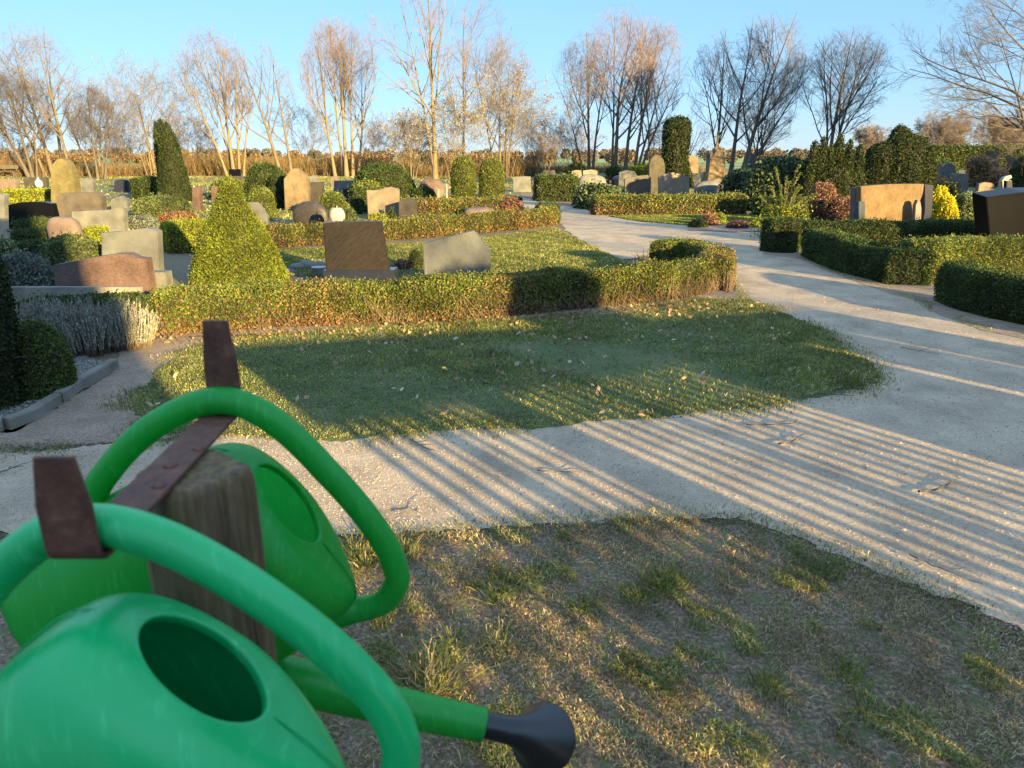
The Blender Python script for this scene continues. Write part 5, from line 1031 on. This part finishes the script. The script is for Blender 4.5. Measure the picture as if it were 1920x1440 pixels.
bm = bmesh.new(); bmesh.ops.create_cone(bm, cap_ends=True, segments=24, radius1=.06, radius2=.10, depth=.10); bm_obj('bowl', bm, M['st_white'], e, (0, 0, .08)); bm = bmesh.new(); bmesh.ops.create_cone(bm, cap_ends=True, segments=24, radius1=.105, radius2=.105, depth=.012); bm_obj('rim', bm, M['st_white'], e, (0, 0, .136))

# ================================================================= BARE TREES
def hpx(y, Y): return PL(960, y, Y)[1]
def branch(P, Rr, m, t0, ang, lr, K, up, wob, rg, rr=.6, tap=.35, rmin=.006, t1=.98, crown=False):
    N, Kp, _ = P.shape; t = t0 + (np.arange(m)[None] + rg.random((N, m))) / m * (t1 - t0); x = t * (Kp - 1); i = np.minimum(x.astype(int), Kp - 2); f = (x - i)[..., None]; n = np.arange(N)[:, None]
    pos = P[n, i] * (1 - f) + P[n, i + 1] * f; tan = norm(P[n, i + 1] - P[n, i]); rad = Rr[n, i] * (1 - f[..., 0]) + Rr[n, i + 1] * f[..., 0]
    plen = np.linalg.norm(np.diff(P, axis=1), axis=2).sum(1)[:, None]; sh = .32 + .95 * np.sin(np.pi * np.clip((1 - t) / (1 - t0) * .72 + .10, 0, 1)) if crown else (1.2 - t * .7)
    L = lr * plen * sh * rg.uniform(.65, 1.2, (N, m))
    pr = norm(np.cross(tan, rg.normal(size=tan.shape))); a = R(ang) * rg.uniform(.6, 1.3, (N, m))[..., None]; d = norm(np.cos(a) * tan + np.sin(a) * pr)
    pos = pos.reshape(-1, 3); d = d.reshape(-1, 3); L = L.reshape(-1); r0 = np.maximum(rad.reshape(-1) * rr, rmin); M_ = len(L); Pn = np.zeros((M_, K, 3)); Pn[:, 0] = pos
    for k in range(1, K):
        d = norm(d + np.array([0, 0, up]) + rg.normal(size=(M_, 3)) * wob); Pn[:, k] = Pn[:, k - 1] + d * (L / (K - 1))[:, None]
    Pn[:, :, 2] = np.maximum(Pn[:, :, 2], .05)
    return Pn, r0[:, None] * np.linspace(1, tap, K)[None]
def smw(rg, a):
    q = np.cumsum(rg.normal(0, a * .5, 9)); q = q - q[0]; return np.convolve(np.pad(q, 1, 'edge'), [.25, .5, .25], 'valid') * np.linspace(0, 1, 9) ** .5
def tree(px, Y, h, label, seed, stems, bark='bark', twig='twig', m=(11, 8, 9, 6), ang=(40, 44, 46, 45), lr=(.6, .58, .56, .6), t0=(.2, .2, .15, .2), up=.045, rw=1.0, k=(6, 5, 4, 3), sub=None, x=None, env=None, catg='bare tree'):
    """stems: (dx, dy, lean x, lean y, height share, radius) in metres/units"""
    rg = np.random.default_rng(seed); X = PL(px, 300, Y)[0] if x is None else x; e = empty('bare_tree', (X, Y, 0)); tag(e, label, catg, 'bare trees round the cemetery')
    L0 = []; R0 = []
    for (dx, dy, lx, ly, hs, r) in stems:
        z = np.linspace(0, 1, 9); p = np.stack([dx + lx * h * (z * .6 + .4 * z ** 1.7) + smw(rg, .016 * h), dy + ly * h * z + smw(rg, .014 * h), z * h * hs], -1); L0.append(p); R0.append(r * .62 * (1 - .96 * z ** .85) * (1 + .35 * np.exp(-z * 14)))
    P0, r0 = np.array(L0), np.array(R0); r0 = np.maximum(r0, .012)
    P1, r1 = branch(P0, r0, m[0], t0[0], ang[0], lr[0], 8, up, .07, rg, .62, .25, crown=True)
    rmn = .000095 * Y * rw
    P2, r2 = branch(P1, r1, m[1], t0[1], ang[1], lr[1], 6, up, .09, rg, .6, .4, rmn * 1.6)
    P3, r3 = branch(P2, r2, m[2], t0[2], ang[2], lr[2], 5, up * .7, .11, rg, .6, .5, rmn * 1.2)
    P4, r4 = branch(P3, r3, m[3], t0[3], ang[3], lr[3], 3, up * .5, .10, rg, .7, .6, rmn)
    if env:      # keep the crown inside its own rounded outline
        xl, xr, yt, yb = env; ax = (xr - xl) / 2 * mpp(Y); cx = PL((xl + xr) / 2, 200, Y)[0] - X; zt, zb = hpx(yt, Y), hpx(yb, Y); cz, az = (zt * .55 + zb * .45), (zt - zb) * .52
        def keep(P, R_, sl):
            q = P[:, -1] * .7 + P[:, P.shape[1] // 2] * .3; d = ((q[:, 0] - cx) / ax) ** 2 + (q[:, 1] / (ax * 1.1)) ** 2 + (np.where(q[:, 2] > cz, (q[:, 2] - cz) / (zt - cz), (q[:, 2] - cz) / (az * 1.15))) ** 2
            m_ = d < sl * rg.uniform(.75, 1.1, len(q)); return P[m_], R_[m_]
        P2, r2 = keep(P2, r2, 1.15); P3, r3 = keep(P3, r3, 1.05); P4, r4 = keep(P4, r4, 1.0)
        for P_, f_ in ((P1, 1.0),):      # pull limbs in where they overshoot
            d = np.sqrt(((P_[:, :, 0] - cx) / ax) ** 2 + (P_[:, :, 1] / (ax * 1.1)) ** 2 + ((P_[:, :, 2] - cz) / np.where(P_[:, :, 2] > cz, zt - cz, az * 1.5)) ** 2)
            for q_ in range(len(P1)):
                o_ = np.nonzero(d[q_] > 1.0)[0]
                if len(o_) and o_[0] <= 1: P1[q_] = P1[q_, 0]; r1[q_] = .001
                if len(o_) and o_[0] > 1: P1[q_, o_[0]:] = P1[q_, o_[0] - 1]; r1[q_, o_[0]:] = .002; r1[q_, :o_[0]] *= np.linspace(1, .5, o_[0])
    V, Q = cat([tubes(P0, r0, k[0])]); link('trunk', npmesh('trunk', V, Q, mats=[M[bark]], smooth=True), e)
    VA, QA = cat([tubes(P1, r1, 5), tubes(P2, r2, 3)]); VB, QB = cat([tubes(P3, r3, 3), tubes(P4, r4, 3)]); V, Q = cat([(VA, QA), (VB, QB)]); mi = np.ones(len(Q), int); mi[:len(QA)] = 0
    link('crown', npmesh('crown', V, Q, mats=[M[bark], M[twig]], midx=mi, smooth=True), e); return e, (P3, P4)
D = 62
tree(95, 58, hpx(45, 58), 'tall bare tree on the left with slightly leaning double trunk', 101, [(0, 0, -.12, 0, 1, .26), (.8, 0, .06, 0, .98, .22), (-.8, .3, -.28, 0, .8, .2)], 'bark', 'twig', env=(-20, 155, 38, 300))
tree(48, 56, hpx(130, 56), 'low forked bare tree leaning out to the left edge', 102, [(0, 0, -.45, 0, .9, .24), (.3, 0, -.2, .1, 1, .2), (.5, .2, .15, 0, .8, .15)], 'bark_dark', 'twig_dark', env=(-80, 112, 120, 300))
tree(128, 54, hpx(60, 54), 'slender bare tree just right of the tall leaning pair', 103, [(0, 0, -.04, 0, 1, .2)], 'bark', 'twig', env=(62, 162, 60, 300))
tree(178, 52, hpx(165, 52), 'dense dark bare tree with a rounded low crown', 104, [(0, 0, .02, 0, 1, .16), (-.5, 0, -.22, 0, .8, .14), (.5, 0, .25, 0, .82, .14), (.2, .3, .1, 0, .95, .12)], 'bark_dark', 'twig_dark', m=(10, 9, 9, 6), env=(120, 220, 155, 312))
tree(288, 60, hpx(135, 60), 'pale crooked bare tree above the tall thuja', 105, [(0, 0, -.16, 0, 1, .16)], 'bark_pale', 'twig', m=(11, 7, 9, 6), env=(232, 327, 125, 290))
tree(436, 56, hpx(50, 56), 'broad bare tree with a yellowish fan of stems', 106, [(0, 0, -.04, 0, 1, .22), (-.5, 0, -.30, 0, .85, .17), (.4, 0, .10, 0, .96, .18), (-.2, .3, -.15, 0, .95, .16), (.7, 0, .2, 0, .8, .13)], 'bark_pale', 'twig', m=(10, 8, 9, 6), ang=(30, 36, 42, 45), env=(328, 470, 45, 300))
tree(525, 56, hpx(78, 56), 'leaning bare tree with a dark ivy covered trunk', 107, [(0, 0, -.26, 0, 1, .24), (.8, 0, -.08, 0, .98, .2)], 'bark', 'twig', env=(440, 546, 70, 300))
tree(648, 58, hpx(25, 58), 'narrow bare tree with a sheaf of straight upright stems', 108, [(0, 0, -.01, 0, 1, .26), (-.9, 0, -.10, 0, .92, .2), (.5, 0, .08, 0, .95, .2), (.9, .2, .15, 0, .86, .17), (-.3, .3, -.04, 0, .97, .18)], 'bark_pale', 'twig_red', ang=(28, 36, 42, 45), m=(11, 8, 9, 6), env=(568, 714, 28, 300))
tree(815, 52, hpx(-70, 52), 'tallest bare tree in the middle, reaching over the top edge', 109, [(0, 0, -.01, 0, 1, .3), (0, 0, -.20, 0, .95, .18)], 'bark_pale', 'twig_red', m=(13, 8, 9, 6), ang=(42, 42, 44, 45), t0=(.28, .25, .15, .2), lr=(.55, .5, .48, .5), env=(690, 905, -60, 300))
tree(868, 60, hpx(-40, 60), 'straight bare tree right behind the tallest one', 110, [(0, 0, .02, 0, 1, .24)], 'bark_pale', 'twig', m=(12, 8, 9, 6), env=(830, 962, -60, 290))
tree(938, 58, hpx(62, 58), 'fan shaped bare tree left of the open sky gap', 111, [(0, 0, .0, 0, 1, .2), (-.4, 0, -.15, 0, .9, .16), (.5, 0, .12, 0, .92, .17), (.2, .3, .05, 0, .95, .15)], 'bark', 'twig', env=(880, 1006, 62, 300))
tree(1105, 60, hpx(60, 60), 'forked bare tree with a rounded left crown', 112, [(0, 0, -.06, 0, 1, .24), (.3, 0, .05, 0, .97, .2), (-.4, 0, -.25, 0, .75, .15)], 'bark', 'twig', env=(1035, 1150, 58, 300))
tree(1153, 58, hpx(10, 58), 'tall thick stemmed bare tree at the heart of the right crown', 113, [(0, 0, .03, 0, 1, .3), (.8, 0, .10, 0, .97, .26), (-.2, 0, -.04, 0, .97, .2)], 'bark', 'twig_red', m=(12, 8, 9, 6), env=(1080, 1225, 8, 300))
tree(1190, 57, hpx(45, 57), 'bare tree sweeping right with reddish lit twigs', 114, [(0, 0, .12, 0, 1, .25), (.4, 0, .32, 0, .8, .2), (.2, 0, .22, 0, .92, .2)], 'bark', 'twig_red', m=(11, 8, 9, 6), env=(1140, 1285, 30, 300))
tree(1345, 52, hpx(55, 52), 'dark bare tree behind the gothic monument', 115, [(0, 0, .0, 0, 1, .22), (.2, 0, -.2, 0, .8, .15)], 'bark_dark', 'twig_dark', env=(1288, 1385, 55, 290))
tree(1372, 50, hpx(28, 50), 'upright dark bare tree with reddish top, second of three', 116, [(0, 0, .06, 0, 1, .26)], 'bark_dark', 'twig', m=(13, 8, 9, 6), env=(1310, 1440, 20, 290))
tree(1392, 49, hpx(22, 49), 'dark bare tree leaning right, third of three', 117, [(0, 0, .24, 0, 1, .28), (.3, 0, .42, .1, .7, .18), (.6, 0, .1, 0, .6, .14)], 'bark_dark', 'twig', m=(12, 8, 9, 6), env=(1360, 1506, 18, 290))
tree(1287, 56, hpx(240, 56), 'small dark tree with level branches left of the monument', 118, [(0, 0, 0, 0, 1, .14), (.2, 0, .3, 0, .8, .09), (-.2, 0, -.3, 0, .85, .09)], 'bark_dark', 'twig_dark', m=(6, 5, 4, 2))
tree(1552, 46, hpx(52, 46), 'lone dark bare tree with an even rounded crown', 119, [(0, 0, .03, 0, 1, .24), (.1, 0, -.14, 0, .92, .17), (.2, 0, .14, 0, .93, .17)], 'bark_dark', 'twig_dark', m=(12, 8, 9, 6), ang=(36, 40, 44, 45), env=(1492, 1652, 45, 268))
tree(1420, 56, hpx(170, 56), 'low dark bare tree between the leaning and the lone tree', 120, [(0, 0, .1, 0, 1, .16), (.1, 0, -.2, 0, .9, .12)], 'bark_dark', 'twig_dark', env=(1390, 1490, 170, 295))
tree(1952, 26, hpx(-60, 26), 'near bare tree bending its branches in from the right edge', 121, [(0, 0, -.06, 0, 1, .20), (.1, 0, -.30, 0, .72, .12), (.4, 0, .02, 0, 1.1, .2)], 'bark_dark', 'twig_dark', m=(13, 9, 9, 6), ang=(52, 42, 42, 42), lr=(.52, .5, .48, .5), up=.03, rw=.9)
# smaller bare shrubs and saplings filling the belt
fill = [(20, 250, 'grey'), (230, 255, 'thin'), (210, 220, 'brown'), (335, 225, 'pale'), (372, 250, 'low'), (580, 225, 'grey'), (705, 245, 'crooked'), (760, 240, 'open'), (1000, 235, 'fine'), (1040, 255, 'young'), (1075, 235, 'slim'), (1240, 255, 'dusky'), (1020, 265, 'low')]
for i, (px, py, w) in enumerate(fill):
    Y = 60 + (i * 7) % 12
    near_ = {20: 'beyond the bench at the left edge', 230: 'between the dense dark tree and the pale crooked one', 210: 'just right of the dense dark tree', 335: 'just right of the tall thuja tips', 372: 'left of the broad yellowish tree', 580: 'between the ivy trunk tree and the upright sheaf', 705: 'right of the upright sheaf of stems', 760: 'left of the tallest tree', 1000: 'in the open sky gap, left side', 1040: 'in the open sky gap, right side', 1075: 'under the forked tree with the rounded crown', 1240: 'left of the tall yew column', 1020: 'at the bottom of the open sky gap'}[px]
    tree(px, Y, hpx(py, Y), w + ' little bare tree ' + near_, 140 + i, [(0, 0, random.uniform(-.1, .1), 0, 1, .08), (.3, 0, .22, 0, .8, .06), (-.3, 0, -.22, 0, .85, .06), (.1, .2, .08, 0, .9, .05)], 'bark_pale' if px > 300 and px < 1100 else 'bark_dark', 'twig' if px > 300 and px < 1100 else 'twig_dark', m=(7, 6, 5, 3))
# blossoming bushes
def blossom(xl, xr, yt, Y, label, seed, n=3200, col='blossom'):
    xc = (xl + xr) / 2; e, (P3, P4) = tree(xc, Y, hpx(yt, Y), label, seed, [(0, 0, 0, 0, 1, .08), (.3, 0, .25, 0, .8, .06), (-.3, 0, -.25, 0, .85, .06), (.1, .2, .12, 0, .95, .05), (-.1, .2, -.12, 0, .95, .05)], 'bark_pale', 'twig', m=(8, 6, 5, 3), catg='blossoming bush'); e.name = 'blossoming_bush'
    rg = np.random.default_rng(seed); q = P4.reshape(-1, 3); q = q[rg.integers(0, len(q), n)] + rg.normal(0, .06, (n, 3)); V, Q = leaves(q, norm(rg.normal(size=q.shape)), .10, .08, rg, .3, 0, .02, .02)
    link('blossom', npmesh('blossom', V, Q, mats=[M[col]]), e)
blossom(905, 995, 195, 54, 'pale blossoming bush under the fan shaped tree', 160)
blossom(800, 900, 222, 52, 'pale blossoming bush round the tallest trunk', 161)
blossom(740, 800, 250, 53, 'low cream blossoming bush behind the huge dark dome', 162, 2400)
blossom(250, 310, 165, 56, 'lightly blossoming bush behind the tall thuja', 163, 450)
# thicket of brown stems (one mass)
def thicket(x0, x1, Y0, Y1, h, n, label, seed, mat='reed', r=.014):
    rg = np.random.default_rng(seed); P = np.c_[rg.uniform(x0, x1, n), rg.uniform(Y0, Y1, n), np.zeros(n)]; hh = h * (1 + .35 * lump(P, .35, seed)) * rg.uniform(.4, 1.15, n)
    K = 5; L = np.zeros((n, K, 3)); L[:, 0] = P; d = norm(np.c_[rg.normal(0, .28, (n, 2)), np.ones(n)])
    for k in range(1, K): d = norm(d + rg.normal(0, .16, (n, 3))); L[:, k] = L[:, k - 1] + d * (hh / (K - 1))[:, None]
    V, Q = tubes(L, np.tile(np.linspace(r, r * .4, K), (n, 1)), 3); o = link('thicket', npmesh('thicket', V, Q, mats=[M[mat]])); return tag(o, label, 'undergrowth', kind='stuff')
xw = lambda px, Y: PL(px, 300, Y)[0]
thicket(xw(-80, 60), xw(320, 60), 58, 66, 1.35, 9000, 'brown undergrowth and bramble under the left trees', 171, 'reed', .014)
thicket(xw(320, 62), xw(720, 62), 60, 70, 1.35, 12000, 'orange brown reeds and stems under the middle trees', 172, 'reed', .014)
thicket(xw(720, 58), xw(1010, 58), 57, 67, 1.3, 8000, 'brown brushwood below the blossoming bushes', 173, 'reed', .014)
thicket(xw(1000, 70), xw(1330, 70), 70, 78, .9, 5000, 'thin dry grass at the fence below the sky gap', 174, 'reed', .012)
# far woods and hedgerows (masses)
def wood(x0, x1, Y0, Y1, h, n, leaf, mats, label, seed, kinds='far_wood'):
    rg = np.random.default_rng(seed); nb = max(6, int((x1 - x0) / (h * .6))); cx = rg.uniform(x0, x1, nb); cy = rg.uniform(Y0, Y1, nb); hh = h * rg.uniform(.7, 1.12, nb); i = rg.integers(0, nb, n)
    d = norm(rg.normal(size=(n, 3))); r = rg.random(n) ** .35; P = np.c_[cx[i] + d[:, 0] * r * hh[i] * .5, cy[i] + d[:, 1] * r * hh[i] * .5, hh[i] * .5 + d[:, 2] * r * hh[i] * .5]
    V, Q = leaves(P, d, leaf, leaf * .8, rg, .4, .2, .1, .1); ch = rg.integers(0, len(mats), n); return tag(link(kinds, npmesh(kinds, V, Q, mats=mats, midx=ch)), label, 'wood', kind='stuff')
M['far_b'] = leafmat('far_brown_crowns', [(.07, .05, .035), (.12, .085, .055), (.16, .12, .075)], .1)
M['far_o'] = leafmat('far_orange_reeds', [(.14, .085, .035), (.21, .13, .055), (.25, .17, .08)], .1)
M['far_g'] = leafmat('far_grey_crowns', [(.06, .055, .05), (.11, .10, .09), (.14, .13, .10)], .1)
wood(-190, 15, 150, 170, 2.5, 42000, .4, [M['far_o'], M['far_b']], 'distant warm brown hedgerow across the field', 181)
wood(15, 120, 150, 180, 3.2, 22000, .4, [M['far_b'], M['far_g']], 'distant grey brown hedgerow behind the right trees', 182)
wood(-300, 500, 420, 520, 6, 60000, 1.4, [M['far_g']], 'far grey line of woods on the horizon', 183)
wood(110, 260, 200, 260, 6.5, 16000, .7, [M['far_g'], M['far_b']], 'far hazy grey wood beyond the right boundary hedge', 184)
for i, (px, py, lab) in enumerate([(1748, 246, 'round beige crowned tree beyond the boundary hedge'), (1776, 243, 'pale feathery tree right of the round beige one'), (1858, 240, 'beige tree above the dark column stone'), (1895, 240, 'twiggy brown tree behind the trunk at the right edge'), (1620, 255, 'pale twiggy tree between the yew and the cypress')]):
    tree(px, 95, hpx(py, 95), lab, 190 + i, [(0, 0, 0, 0, 1, .25), (.3, 0, .2, 0, .85, .18), (-.3, 0, -.2, 0, .85, .18)], 'bark_pale', 'twig', m=(10, 8, 9, 6), t0=(.15, .2, .15, .2))
# pale stakes along the field fence and a wire
rgk = random.Random(3)
for i, (px, yt, yb, lab) in enumerate([(1011, 294, 326, 'right end of the field fence in the sky gap'), (907, 288, 325, 'behind the two clipped columns'), (866, 288, 322, 'just left of the two clipped columns'), (820, 296, 324, 'under the tallest tree'), (90 + 2, 290, 322, 'behind the tall mossy stone'), (183, 280, 328, 'on the grass by the dense dark tree'), (365, 286, 322, 'right of the tall thuja'), (480, 296, 320, 'under the broad yellowish tree'), (1153, 294, 320, 'beside the thick stemmed tree'), (1199, 306, 322, 'behind the pale leafy bush')]):
    Y = G(px, yb)[1]; Y = min(Y, 70); x_, z_ = PL(px, yt, Y); bm = bmesh.new(); box(bm, -.04, .04, -.04, .04, 0, z_, .01); tag(bm_obj('fence_post', bm, M['wood'], None, (x_, Y, 0)), 'pale wooden stake ' + lab, 'stake', 'pale stakes in front of the trees')
# young trees supports etc. : tall shade trees outside the picture, to the right and behind
def bigshade(x, y, h, w, label, seed, n=9000, leaf=.5, z0=.15):
    rg = np.random.default_rng(seed); e = empty('evergreen_tree', (x, y, 0)); tag(e, label, 'tree'); V, Q = tubes(np.array([[[0, 0, 0], [0, 0, h * .5], [0, 0, h * .9]]], float), np.array([[.3, .22, .08]]), 8); link('trunk', npmesh('trunk', V, Q, mats=[M['bark_dark']]), e)
    z = rg.random(n); r = np.sqrt(rg.random(n)) * w * .5 * (1.05 - z) ** .7; a = rg.uniform(0, 6.283, n); P = np.c_[np.cos(a) * r, np.sin(a) * r, h * (z0 + (1 - z0) * z)]; V, Q = leaves(P, norm(rg.normal(size=P.shape)), leaf, leaf * .6, rg, .3, .1, .1, .1); link('crown', npmesh('crown', V, Q, mats=[M['yew']]), e)
k = 0
for (x, y, h, w) in [tuple(TU(t_, u_)) + (h_, w_) for t_, u_, h_, w_ in ((0, 36, 13, 6), (1, 40.5, 14.5, 7), (0, 45, 16, 7), (1, 49.5, 15, 7), (0, 54, 14, 7))]:
    bigshade(x, y, h, w, ['first', 'second', 'third', 'fourth', 'fifth'][k] + ' dark evergreen of the row beyond the right edge', 200 + k); k += 1
for j, (t, u, h) in enumerate([(-26, 4.4, 9), (-30, 9.2, 10), (-34, 14, 9.5)]):
    c = TU(t, u); rg = np.random.default_rng(300 + j)
    tree(0, c[1], h, ['first', 'second', 'third'][j] + ' bare tree behind the viewer throwing long trunk shadows', 220 + j, [(0, 0, .02, 0, 1, .22), (.2, 0, .2, 0, .8, .12), (-.2, 0, -.2, 0, .8, .12)], x=c[0], m=(8, 6, 4, 2), rw=.0)
